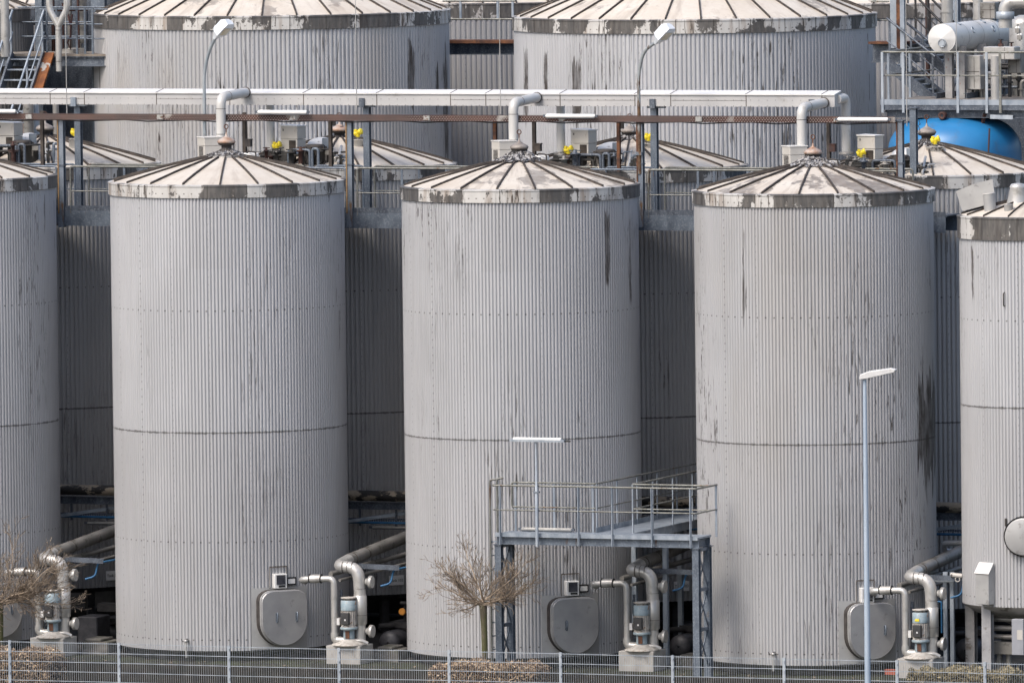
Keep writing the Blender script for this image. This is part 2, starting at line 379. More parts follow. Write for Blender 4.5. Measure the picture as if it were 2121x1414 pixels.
# ================================================================ tanks
def phi_of(cx, cy): return math.atan2(CAM.x-cx, -(CAM.y-cy))     # angle of the side facing the camera (0 = -Y, positive towards +X)
def corr_wall(mb, c, R, z0, z1, pitch, depth, seg=8, rows=1, clampk=1.5):
    n = max(24, round(2*PI*R/pitch)); N_ = n*seg; ph0 = phi_of(c[0], c[1])
    zs = [z0+(z1-z0)*i/rows for i in range(rows+1)]
    vs = []
    for z in zs:
        for j in range(N_):
            a = ph0-PI+2*PI*j/N_
            h = max(-1, min(1, 2.7*math.sin(2*PI*j/seg)+1.75))
            r = R-depth/2+h*depth/2
            vs.append((c[0]+math.sin(a)*r, c[1]-math.cos(a)*r, z))
    fs = []; uv = []
    for i in range(rows):
        for j in range(N_):
            k = (j+1) % N_; u0 = (-PI+2*PI*j/N_)*R; u1 = (-PI+2*PI*(j+1)/N_)*R; va = zs[i]-z0; vb = zs[i+1]-z0
            fs.append((i*N_+j, i*N_+k, (i+1)*N_+k, (i+1)*N_+j)); uv.append([(u0,va),(u1,va),(u1,vb),(u0,vb)])
    mb.add(vs, fs, uv, True)
def ring_uv(mb, c, prof, seg=96, ph0=0.):
    """lathe with uv (arc, running profile length)"""
    acc = [0.]; 
    for i in range(1, len(prof)): acc.append(acc[-1]+math.hypot(prof[i][0]-prof[i-1][0], prof[i][1]-prof[i-1][1]))
    for i in range(len(prof)-1):
        (r0, h0), (r1, h1) = prof[i], prof[i+1]; vs = []
        for (r, h) in ((r0, h0), (r1, h1)):
            for j in range(seg):
                a = ph0-PI+2*PI*j/seg; vs.append((c[0]+math.sin(a)*r, c[1]-math.cos(a)*r, h))
        fs = []; uv = []
        for j in range(seg):
            k = (j+1) % seg; u0 = (-PI+2*PI*j/seg)*max(r0, r1); u1 = (-PI+2*PI*(j+1)/seg)*max(r0, r1)
            fs.append((j, k, seg+k, seg+j)); uv.append([(u0,acc[i]),(u1,acc[i]),(u1,acc[i+1]),(u0,acc[i+1])])
        mb.add(vs, fs, uv, True)
def make_tank(name, label, cat, c, R, z0, ztop, bandh, rooft, wallm, bandm, roofm, pitch=.076, depth=.036, nseam=19, aoff=0., group=None,
              collar=.42, dome=.10, plinth=True, lip=.10, sw=.036):
    """ztop = bottom of the fascia band, rooft = apex height above it"""
    t = thing(name, label, cat, (c[0], c[1], 0), group)
    w = MB(); corr_wall(w, c, R, z0, ztop+bandh*.6, pitch, depth); w.build('wall', wallm, t)
    ph = phi_of(*c[:2])
    roofm = roofm(nseam, ph+aoff); b = MB(); rb = R+.035
    ring_uv(b, c, [(rb-.03, ztop), (rb, ztop+.001), (rb, ztop+bandh), (rb+.012, ztop+bandh+.004), (rb+.012, ztop+bandh+.03), (rb-.16, ztop+bandh+.055)], 128, ph)
    b.build('rim_band', bandm, t)
    rf = MB(); prof = []; zt = ztop+bandh+.045; za = ztop+rooft; Rr = R-.05
    K = 14
    for i in range(K+1):
        f = i/K; r = Rr+(collar*.6-Rr)*f; prof.append((r, zt+(za-zt)*(f+dome*4*f*(1-f)*.5)))
    rf.lathe(prof, (c[0], c[1], 0), 96)
    rf.mat(1)
    for k in range(nseam):
        a = ph+aoff+2*PI*k/nseam; d = Vector((math.sin(a), -math.cos(a), 0)); sd_ = Vector((math.cos(a), math.sin(a), 0))*(sw/2)
        top = []; bot = []; pr = []
        for (r, z) in prof: pr.append(Vector((c[0], c[1], z))+d*r)
        hh = Vector((0, 0, .042)); dn = Vector((0, 0, -.02)); vs = []
        for p in pr: vs += [p-sd_+dn, p-sd_*.75+hh, p+sd_*.75+hh, p+sd_+dn]
        fs = []
        for i in range(len(pr)-1):
            o = i*4
            for q in range(3): fs.append((o+q, o+4+q, o+5+q, o+1+q))
        fs.append((3, 2, 1, 0)) ; rf.add(vs, fs)
    rf.build('roof', [roofm, seamm], t)
    if plinth:
        p = MB(); p.lathe([(R-.28, -.9), (R-.28, z0-.05), (R-.10, z0-.05), (R-.10, z0+.02)], (c[0], c[1], 0), 72); p.build('plinth', concrete_d, t)
    return t
def vent(t, c, z, frost=.0, sc=1., cap_mat=None):
    """mushroom vent with lifting eye on the apex collar"""
    v = MB(); x, y = c[0], c[1]
    v.lathe([(.47*sc, z-.02), (.46*sc, z+.03), (.30*sc, z+.06), (.12*sc, z+.10)], (x, y, 0), 24); 
    v.build('collar', lag_d, t)
    m = MB()
    m.lathe([(.15*sc, z+.06), (.15*sc, z+.16), (.11*sc, z+.17), (.11*sc, z+.24), (.17*sc, z+.26), (.18*sc, z+.30)], (x, y, 0), 20)
    m.mat(1); m.lathe([(.17*sc, z+.29), (.19*sc, z+.30), (.20*sc, z+.33), (.17*sc, z+.37), (.09*sc, z+.41), (.03*sc, z+.45), (.012, z+.52)], (x, y, 0), 20)
    cap = m.build('vent_cap', [blackp, cap_mat or mottled('vent_rust', (.22,.16,.13), (.36,.31,.27), 8., .6, .2)], t)
    e = MB(); e.tube([Vector((x, y, z+.50)), Vector((x, y, z+.60))], .012, 6)
    e.tube([Vector((x+math.cos(a)*.045, y, z+.645+math.sin(a)*.045)) for a in [2*PI*i/12 for i in range(12)]], .012, 6, closed=True)
    e.build('lifting_eye', rust, cap)
    if frost:
        f = MB(); rnd = random.Random(int(frost*1000)+int(x*7)); ns = 56; nr = 10; vs = []; rmax = (.34+.2*min(1, frost))*sc
        for i in range(nr+1):
            for j in range(ns):
                a = 2*PI*j/ns; r = rmax*(1-.80*i/nr)*(1+rnd.uniform(-.10, .10)*(1.6 if i == 0 else 1)); q = max(0, 1-r/rmax)
                zz = z+.045+.26*min(1.1, frost+.3)*q**1.2+rnd.uniform(-.028, .034)*(1.3 if i else .3)
                vs.append((x+math.sin(a)*r, y-math.cos(a)*r, zz))
        fs = [(i*ns+j, i*ns+(j+1) % ns, (i+1)*ns+(j+1) % ns, (i+1)*ns+j) for i in range(nr) for j in range(ns)]
        f.add(vs, fs); f.build('torn_lagging', foil, t)
foil = mottled('torn_foil', (.17,.165,.165), (.42,.415,.42), 26., .55, .1, (.03,.027,.027), (.47,.53), 12.)
# front row, measured along Y = 0
A0 = PY(477, 882, 0); A_ = (A0.x, 0.); B_ = (0., 0.); C0 = PY(1690, 907, 0); C_ = (C0.x, 0.); Z0 = PY(-117, 873, 0); Z_ = (Z0.x, 0.)
DLT = 6.2
def zrim(px, py, Y): return PY(px, py, Y).z
def ustreak(c, R, px, w, y0, y1, s=1., zb=0.):
    """a streak seen at photo column px from row y0 to y1 on the shell of the tank at c -> (u, width, v0, v1, strength)"""
    ph = phi_of(*c); cc = Vector((c[0], c[1], 6)); a = PY(px, (y0+y1)/2, c[1]); 
    s_ = ((a-cc).dot(Rh))/R; s_ = max(-.995, min(.995, s_)); al = math.asin(s_); u = al*R
    yf = c[1]-R*math.cos(ph+al); k = PY(px, y1, yf).z; k2 = PY(px, y0, yf).z
    return (u, w, k-zb, k2-zb, s)
WR = (1.98, 7.23)
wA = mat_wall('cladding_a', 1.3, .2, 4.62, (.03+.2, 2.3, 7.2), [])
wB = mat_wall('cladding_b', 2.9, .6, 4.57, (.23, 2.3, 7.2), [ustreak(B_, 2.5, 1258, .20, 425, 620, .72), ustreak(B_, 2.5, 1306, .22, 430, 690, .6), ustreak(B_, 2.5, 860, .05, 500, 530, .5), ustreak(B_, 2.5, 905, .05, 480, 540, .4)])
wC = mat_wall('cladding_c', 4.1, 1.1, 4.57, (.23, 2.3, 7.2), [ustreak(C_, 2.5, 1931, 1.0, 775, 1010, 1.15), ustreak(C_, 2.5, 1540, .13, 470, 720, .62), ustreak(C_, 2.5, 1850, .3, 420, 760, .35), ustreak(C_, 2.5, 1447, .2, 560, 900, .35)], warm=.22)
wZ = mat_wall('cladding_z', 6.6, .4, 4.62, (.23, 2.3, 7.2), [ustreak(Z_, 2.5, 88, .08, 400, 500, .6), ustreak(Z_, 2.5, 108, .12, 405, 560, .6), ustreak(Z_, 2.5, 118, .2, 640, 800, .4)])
rt = .80
tA = make_tank('storage_tank', 'front row tank with a mostly pale roof band, second from the left edge', 'storage tank', A_, 2.5, 0.05, PY(472,399,0).z, .235, rt, wA, mat_band('band_a', 1.7, .25), (lambda ns, p_, a_=('roof_a', 1., .3,): mat_roof(*a_, ns, p_)), aoff=R_(-3.5), group='tanks in the front row')
tB = make_tank('storage_tank', 'front row grey corrugated tank behind the steel access platform and bare tree', 'storage tank', B_, 2.5, 0.05, PY(1075,408.5,0).z, .235, rt, wB, mat_band('band_b', 5.2, .5), (lambda ns, p_, a_=('roof_b', 2., .85,): mat_roof(*a_, ns, p_)), aoff=R_(-11.3), group='tanks in the front row')
tC = make_tank('storage_tank', 'front row tank with a big dark stain on its right, behind the slim lamp post', 'storage tank', C_, 2.5, 0.05, PY(1683,418,0).z, .235, rt, wC, mat_band('band_c', 9.4, .5), (lambda ns, p_, a_=('roof_c', 3., 1.15,): mat_roof(*a_, ns, p_)), aoff=R_(-7), group='tanks in the front row')
tZ = make_tank('storage_tank', 'front row tank cut by the left edge, behind the left bare tree', 'storage tank', Z_, 2.5, 0.05, PY(-122,390,0).z, .235, rt, wZ, mat_band('band_z', 13.1, .6), (lambda ns, p_, a_=('roof_z', 4., .3,): mat_roof(*a_, ns, p_)), aoff=R_(-5), group='tanks in the front row')
caps = [mottled('vent_cap_rusty', (.30,.17,.11), (.42,.36,.32), 8., .6, .2), mottled('vent_cap_grey', (.20,.175,.16), (.30,.275,.25), 8., .6, .2)]
for t, c, z, fr, cm in ((tA, A_, PY(470,322,0).z, .25, 0), (tB, B_, PY(1076,334,0).z, .9, 1), (tC, C_, PY(1683,345,0).z, 1.2, 0)):
    vent(t, c, z-.03, fr, 1., caps[cm])
# second row
row2 = []
for i, (px, lab, roofd, wseed) in enumerate(((102, 'second row grey tank behind the gap left of the pale banded front tank', .5, 21.), (711, 'second row grey tank with a brown mushroom vent, left of the platform tank', .35, 23.),
                                      (1311, 'second row grey tank with frosted vent, behind the tall rusty lamp post', .3, 27.), (1925, 'second row grey tank with grimy roof in front of the blue vessel', .55, 29.))):
    p = PY(px, 855, DLT); c = (p.x, DLT)
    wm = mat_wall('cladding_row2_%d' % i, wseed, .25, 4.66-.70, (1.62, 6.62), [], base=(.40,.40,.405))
    t = make_tank('storage_tank', lab, 'storage tank', c, 2.52, .70, [9.68,9.70,9.70,9.62][i], .24, .86, wm, mat_band('band_row2_%d' % i, wseed, .55), (lambda ns, p_, a_=('roof_row2_%d' % i, wseed, roofd,): mat_roof(*a_, ns, p_)), pitch=.1, depth=.042, aoff=R_(6*i+4), group='tanks in the second row', plinth=False)
    row2.append((t, c))
# big tanks
WBIG = (-12.48, 16.); EBIG = (-2.08, 16.)
wW = mat_wall('cladding_big_w', 31., .9, None, (12.7-2.95,), [ustreak(WBIG, 4.09, 848, .30, 62, 230, .75), ustreak(WBIG, 4.09, 903, .22, 105, 230, .75), ustreak(WBIG, 4.09, 922, .5, 80, 380, .8), ustreak(WBIG, 4.09, 213, .12, 110, 180, .6), ustreak(WBIG, 4.09, 232, .3, 150, 320, .55)], warm=.35)
wE = mat_wall('cladding_big_e', 37., .9, None, (12.7-2.95,), [ustreak(EBIG, 4.09, 1132, .16, 85, 200, .75), ustreak(EBIG, 4.09, 1195, .3, 75, 250, .75), ustreak(EBIG, 4.09, 1090, .35, 70, 260, .7), ustreak(EBIG, 4.09, 1545, .14, 90, 190, .45), ustreak(EBIG, 4.09, 1080, .12, 90, 230, .55)])
tW = make_tank('storage_tank', 'large grey corrugated tank with wide pale roof, upper left, behind the second row', 'storage tank', WBIG, 4.09, -.2, zrim(562,50.5,16), .27, 1.6, wW, mat_band('band_big_w', 41., .55), (lambda ns, p_, a_=('roof_big_w', 7., .6,): mat_roof(*a_, ns, p_)), pitch=.1, depth=.036, nseam=32, aoff=R_(-3), group='large tanks at the back')
tE = make_tank('storage_tank', 'large grey corrugated tank with wide pale roof, beside the pipe platform', 'storage tank', EBIG, 4.09, -.2, zrim(1439,58,16), .27, 1.6, wE, mat_band('band_big_e', 47., .35), (lambda ns, p_, a_=('roof_big_e', 9., .6,): mat_roof(*a_, ns, p_)), pitch=.1, depth=.036, nseam=32, aoff=R_(2), group='large tanks at the back')
# far tanks behind the big ones
for i, (px, lab) in enumerate(((123, 'far dark corrugated tank glimpsed behind the stairs at the upper left'), (1000, 'far corrugated tank glimpsed between the two large tanks'), (1880, 'far corrugated tank glimpsed behind the stairs at the upper right'))):
    p = PY(px, 20, 26.); c = (p.x, 26.)
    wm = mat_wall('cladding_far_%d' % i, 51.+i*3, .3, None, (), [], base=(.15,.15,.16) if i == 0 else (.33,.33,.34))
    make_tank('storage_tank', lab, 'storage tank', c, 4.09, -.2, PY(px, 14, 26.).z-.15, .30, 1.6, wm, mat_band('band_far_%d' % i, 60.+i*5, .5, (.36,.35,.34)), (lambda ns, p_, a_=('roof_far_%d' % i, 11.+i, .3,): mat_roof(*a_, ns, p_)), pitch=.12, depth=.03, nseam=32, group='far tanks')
p = PY(-58, 20, 15.)
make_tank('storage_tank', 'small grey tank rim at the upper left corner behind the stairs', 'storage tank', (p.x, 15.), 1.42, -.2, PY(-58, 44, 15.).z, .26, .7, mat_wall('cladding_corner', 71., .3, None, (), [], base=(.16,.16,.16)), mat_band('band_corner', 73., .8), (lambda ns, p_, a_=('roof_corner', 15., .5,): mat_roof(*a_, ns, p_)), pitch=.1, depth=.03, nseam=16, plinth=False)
# ================================================================ ground, kerb wall, hedges, fence
GZ = -1.25
gm = N('gravel_ground'); v = gm.coord('Object'); gm.set(gm.mix(gm.mr(gm.noise(v, 5., 8., .7), .35, .65), (.03,.027,.023), (.085,.078,.066)), .95); gm.bump(gm.noise(v, 40., 4.), .6, .03)
YW = -3.9; ZW = PY(400, 1374, YW).z
g = MB(); g.add([(-500,-500,GZ),(500,-500,GZ),(500,YW,GZ),(-500,YW,GZ)], [(0,1,2,3)]); g.add([(-500,YW,GZ),(500,YW,GZ),(500,YW,ZW-.12),(-500,YW,ZW-.12)], [(0,1,2,3)])
g.add([(-500,YW,ZW-.12),(500,YW,ZW-.12),(500,900,ZW-.12),(-500,900,ZW-.12)], [(0,1,2,3)])
struct(g.build('ground', gm.m))
kerbm = mottled('old_kerb', (.012,.011,.010), (.038,.033,.027), 2.2, .95, 0., (.02,.02,.016), (.5,.6), 1.5, (1,1,2.), bump=.6)
w = MB()
k = 0
for i in range(26):
    x0 = -36+i*2.8; w.box(x0, x0+2.785, YW-.16, YW-.004, GZ-.2, ZW+random.uniform(-.012, .012))
tag(w.build('retaining_wall', kerbm), 'low stained concrete kerb wall running under the tanks behind the mesh fence', 'kerb wall')
# moss strip
ms = N('moss_soil'); v = ms.coord('Object'); ms.set(ms.mix(ms.mr(ms.noise(v, 3., 6., .7), .45, .6), (.018,.016,.012), (.035,.042,.014)), .95); ms.bump(ms.noise(v, 50., 4.), .7, .03)
m_ = MB(); m_.box(-36, 40, YW, -1.6, ZW-.4, ZW-.09); struct(m_.build('soil_bed', ms.m))
# fence
fence = thing('mesh_fence', 'galvanised welded mesh fence with square posts along the bottom of the yard', 'fence', (0, -6.6, GZ))
YF = -6.6
posts = [(-210,1322),(20,1325),(246,1330),(474,1336),(702,1341),(930,1345),(1161,1350),(1393,1356),(1624,1361),(1858,1366),(2040,1370),(2250,1376)]
PP = [PY(x, y, YF) for x, y in posts]
for p in PP:
    b = MB(); b.cbox((p.x, YF, (p.z+GZ)/2+.0), .062, .04, p.z-GZ); 
    for q in range(7): b.cbox((p.x+.015, YF-.03, p.z-.08-.2*q), .02, .03, .03)
    b.build('post', galv_l, fence)
for a, b in zip(PP[:-1], PP[1:]):
    f = MB(); x0 = a.x+.03; x1 = b.x-.03; za = a.z-.03; zb = b.z-.03
    n = max(2, round((x1-x0)/.05)); 
    for i in range(n+1):
        t = i/n; x = x0+(x1-x0)*t; z = za+(zb-za)*t; f.bar((x, YF, z+.025), (x, YF, GZ+.05), .005, .005)
    for q in range(8):
        for yy in (-.007, .007): f.bar((x0, YF+yy, za-.2*q), (x1, YF+yy, zb-.2*q), .009, .011)
    f.build('mesh_panel', galv_l, fence)
# hedges
leafm = N('dry_beech_leaf'); v = leafm.coord('Object'); hi = leafm.n('ShaderNodeNewGeometry')
leafm.set(leafm.mix(leafm.math('POWER', hi.outputs['Random Per Island'], 1.8), leafm.mix(leafm.mr(leafm.noise(v, 9., 2.), .4, .6), (.045,.024,.014), (.11,.06,.03)), (.66,.50,.33)), .45); leafm.p.inputs['Specular IOR Level'].default_value = .6
leafg = N('dull_leaf'); hi = leafg.n('ShaderNodeNewGeometry'); leafg.set(leafg.mix(hi.outputs['Random Per Island'], (.035,.032,.014), (.44,.37,.22)), .5)
def hedge(x0, x1, y0, y1, ztop, mat, label, n, seed):
    rnd = random.Random(seed); f = MB(); core = MB()
    t = thing('hedge', label, 'hedge', ((x0+x1)/2, (y0+y1)/2, GZ))
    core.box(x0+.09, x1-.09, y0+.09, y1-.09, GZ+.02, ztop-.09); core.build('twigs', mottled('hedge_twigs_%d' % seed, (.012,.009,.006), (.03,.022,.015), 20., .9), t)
    for i in range(n):
        s = rnd.random(); e = .14
        x = rnd.uniform(x0, x1); y = rnd.uniform(y0, y1); z = rnd.uniform(ztop-.85, ztop)
        if s < .42: z = ztop+rnd.gauss(0, .03)
        elif s < .8: y = y0+abs(rnd.gauss(0, .04))
        elif s < .9: x = x0+abs(rnd.gauss(0, .04))
        else: x = x1-abs(rnd.gauss(0, .04))
        # rounded edges and lumps
        cx = max(0, max(x0+e-x, x-x1+e))/e; cz = max(0, z-ztop+e)/e; z -= e*.6*cx*cx; 
        z += .035*math.sin(x*5.3+seed)+.03*math.sin(x*11+y*7); y += .03*math.sin(x*7+z*9)
        a = Vector((rnd.gauss(0,1), rnd.gauss(0,1), rnd.gauss(0,.8))).normalized(); b = a.orthogonal().normalized(); b = (b*math.cos(i)+a.cross(b)*math.sin(i))
        L = rnd.uniform(.030, .055)*(1 if rnd.random() < .7 else .6); wd = L*.62; p = Vector((x, y, z)); c = a.cross(b)*.25*wd
        f.add([p-a*L, p-b*wd*.5+c, p+a*L, p+b*wd*.5+c], [(0,1,2,3)])
    f.build('foliage', mat, t)
    return t
YH = -5.6
p0 = PY(893, 1392, YH); p1 = PY(1112, 1392, YH); zt = PY(1000, 1378, YH).z
hedge(p0.x, p1.x, YH-.2, YH+.8, zt-.02, leafm.m, 'clipped hedge of brown dry leaves at the foot of the middle bare tree', 15000, 3)
p0 = PY(-60, 1370, YH); p1 = PY(106, 1370, YH); zt = PY(60, 1351, YH).z
hedge(p0.x, p1.x, YH-.2, YH+.8, zt-.02, leafm.m, 'clipped hedge of dark dry leaves at the bottom left corner', 10000, 5)
p0 = PY(1884, 1400, YH-.1); p1 = PY(2096, 1400, YH-.1); zt = PY(2000, 1391, YH-.1).z
hedge(p0.x, p1.x, YH-.3, YH+.7, zt-.02, leafg.m, 'olive and straw coloured ragged hedge at the bottom right corner', 14000, 9)
# bare trees
bark = mottled('tree_bark', (.085,.07,.05), (.16,.135,.095), 7., .9, 0., (.085,.085,.035), (.52,.6), 3., (1,1,.4), bump=.5)
twig = N('twig_bark'); hi = twig.n('ShaderNodeNewGeometry'); twig.set(twig.mix(hi.outputs['Random Per Island'], (.06,.042,.03), (.44,.35,.26)), .5); twig = twig.m
def bare_tree(base, hub, top, spread, label, seed, R=.065, leader=None):
    rnd = random.Random(seed); t = thing('bare_tree', label, 'tree', base)
    tr = MB(); pts = []; 
    for i in range(7):
        f = i/6; p = Vector(base).lerp(Vector(hub), f); p.x += .02*math.sin(f*5+seed); pts.append(p)
    tr.tube(pts, [R*1.12, R*1.02, R, R*.97, R*.95, R*1.0, R*1.25], 10); tr.build('trunk', bark, t)
    br = MB(); tw = MB()
    def grow(p, d, L, r, lev):
        n = max(3, int(L/.09)); q = Vector(p); pts = [q.copy()]; rr = [r]
        for i in range(n):
            d = (d+Vector((rnd.gauss(0,.10), rnd.gauss(0,.10), rnd.gauss(0,.08)+(.035 if lev else .03)))).normalized(); q = q+d*(L/n); pts.append(q.copy()); rr.append(max(.0042, r*(1-.75*(i+1)/n)))
            if lev < 3 and (i > 0 or lev > 0):
                for _ in range(rnd.choice((1, 1, 2)) if lev < 1 else rnd.choice((0, 1, 2)) if lev < 2 else rnd.choice((0, 1, 1))):
                    ax = d.orthogonal().normalized(); ax.rotate(Matrix.Rotation(rnd.uniform(0, 2*PI), 3, d))
                    nd = (d*rnd.uniform(.75, 1.2)+ax*rnd.uniform(.45, .95)+Vector((0,0,.10))).normalized()
                    grow(q, nd, L*rnd.uniform(.28, .50)*(1-.35*i/n), max(.0045, rr[-1]*.62), lev+1)
        (br if lev < 1 else tw).tube(pts, rr, 6 if lev < 1 else 3, caps=False)
    hubv = Vector(hub)
    nb = 17
    for i in range(nb):
        a = 2*PI*i/nb+rnd.uniform(-.15, .15); el = rnd.choice((-.14, .0, .10, .22, .38)); L = spread*rnd.uniform(.78, 1.05)*(1 if el < .5 else .78)
        grow(hubv+Vector((0,0,rnd.uniform(-.1, .06))), Vector((math.cos(a)*math.cos(el), math.sin(a)*math.cos(el), math.sin(el))), L, .021, 0)
    if leader is not None:
        L = (Vector(leader)-hubv); grow(hubv, L.normalized(), L.length, .022, 0)
    br.build('branches', twig, t); tw.build('twigs', twig, t)
    return t
YT = -4.6
hb = PY(1001, 1246, YT); bs = PY(1004, 1380, YT)
bare_tree((hb.x, YT, ZW-.1 if YT > YW else GZ), hb, None, 1.30, 'small bare pollarded tree with mossy trunk between two tanks left of the platform', 11, .068, PY(960, 1125, YT))
hb = PY(-2, 1246, YT)
bare_tree((hb.x, YT, GZ), hb, None, 1.75, 'bare spreading tree cut by the left edge in front of a pump', 29, .07)
# slim lamp post at right
YL = -8.2
lt = PY(1791, 782, YL); 
sl_ = thing('street_lamp', 'slim pale blue grey lamp post with flat white head in front of the stained tank', 'street lamp', (lt.x, YL, GZ), 'lamp posts')
lb = PY(1803, 1414, YL)
b = MB(); b.tube([Vector((lt.x+.0, YL, GZ)), Vector((lt.x, YL, lt.z-3)), Vector((lt.x, YL, lt.z))], [.068, .052, .036], 16); b.build('pole', mat_galv('lamp_paint', (.36,.44,.54), (.46,.54,.63), scale=2.), sl_)
h = MB(); hx = Rh; 
p0 = PY(1784, 774, YL); 
d = (Vector((1, .22, .17))).normalized(); s_ = d.cross(Vector((0,0,1))).normalized(); up = s_.cross(d)
pf = [(-.11,-.05),(-.08,.05),(.10,.085),(.55,.075),(.66,.03),(.60,-.025),(.05,-.055)]
h.prism(pf, Vector((lt.x, YL, lt.z+.03))-s_*.10, d, up, s_*.20); h.build('lamp_head', white, sl_, bevel=.012)
h = MB(); h.prism([(.12,-.05),(.12,-.03),(.58,-.008),(.58,-.028)], Vector((lt.x, YL, lt.z+.03))-s_*.08, d, up, s_*.16); h.build('diffuser', tubew, sl_)
# tall lamps behind the front row
def tall_lamp(px, pytop, pxh, pyh, label, Y, pybase, stain):
    top = PY(px, pytop, Y); base = PY(px+3, pybase, Y)
    t = thing('street_lamp', label, 'street lamp', (base.x, Y, base.z), 'lamp posts')
    hd = PY(pxh, pyh, Y-.15)
    pole = MB(); zt_ = PY(px, 150, Y).z
    pts = path([base, Vector((base.x, Y, zt_)), PY(px+13, 105, Y)+Vector((0,-.05,0)), hd], .55, 6)
    pole.tube(pts, [.045]+[.035]*(len(pts)-1), 12); pole.build('pole', stain, t)
    c = MB(); m = Vector((base.x, Y, PY(px, 318, Y).z)); c.cbox(m, .13, .13, .07); c.build('clamp', galv_r, t)
    d = (PY(pxh+34, pyh-38, Y-.2)-hd).normalized(); s_ = Vector((-.35,-1,0)).normalized(); up = d.cross(s_).normalized()
    if up.z < 0: up = -up
    h = MB(); o = hd-d*.03
    # faceted lantern body: cross sections along d
    secs = [(-.02, .035, .03, .03), (.05, .07, .06, .05), (.17, .15, .15, .09), (.42, .15, .15, .09), (.50, .10, .09, .07)]
    vs = []
    for (L, wd, hu, hd_) in secs:
        for sx, sy in ((-1,-hd_),(1,-hd_),(1,hu*.35),(.55,hu),(-.55,hu),(-1,hu*.35)):
            vs.append(o+d*L+s_*(wd*sx)+up*sy)
    fs = []
    for i in range(len(secs)-1):
        for j in range(6): fs.append((i*6+j, i*6+(j+1)%6, (i+1)*6+(j+1)%6, (i+1)*6+j))
    fs += [tuple(reversed(range(6))), tuple(range(len(vs)-6, len(vs)))]
    h.add(vs, fs); hh = h.build('lamp_head', lampw, t)
    g_ = MB(); g_.cbox(o+d*.29-up*.075, .2, .2, .05, 0, Matrix((d, s_, up)).transposed()); g_.build('diffuser', amber, hh)
    return t
lampw = mottled('lamp_paint_white', (.60,.64,.68), (.72,.75,.78), 3., .35); amber = mottled('aged_diffuser', (.50,.42,.28), (.62,.58,.48), 6., .3)
polem = mat_galv('lamp_pole', (.24,.28,.31), (.36,.39,.41), rust=.5); polem2 = mat_galv('lamp_pole_rusty', (.22,.25,.27), (.34,.36,.36), rust=1.0)
tall_lamp(422, 200, 447, 77, 'tall swan necked lamp with white head over the pale banded tank', 2.62, 330, polem)
tall_lamp(1322, 200, 1360, 87, 'tall rusty swan necked lamp with white head in the gap right of the platform tank', 2.62, 360, polem2)
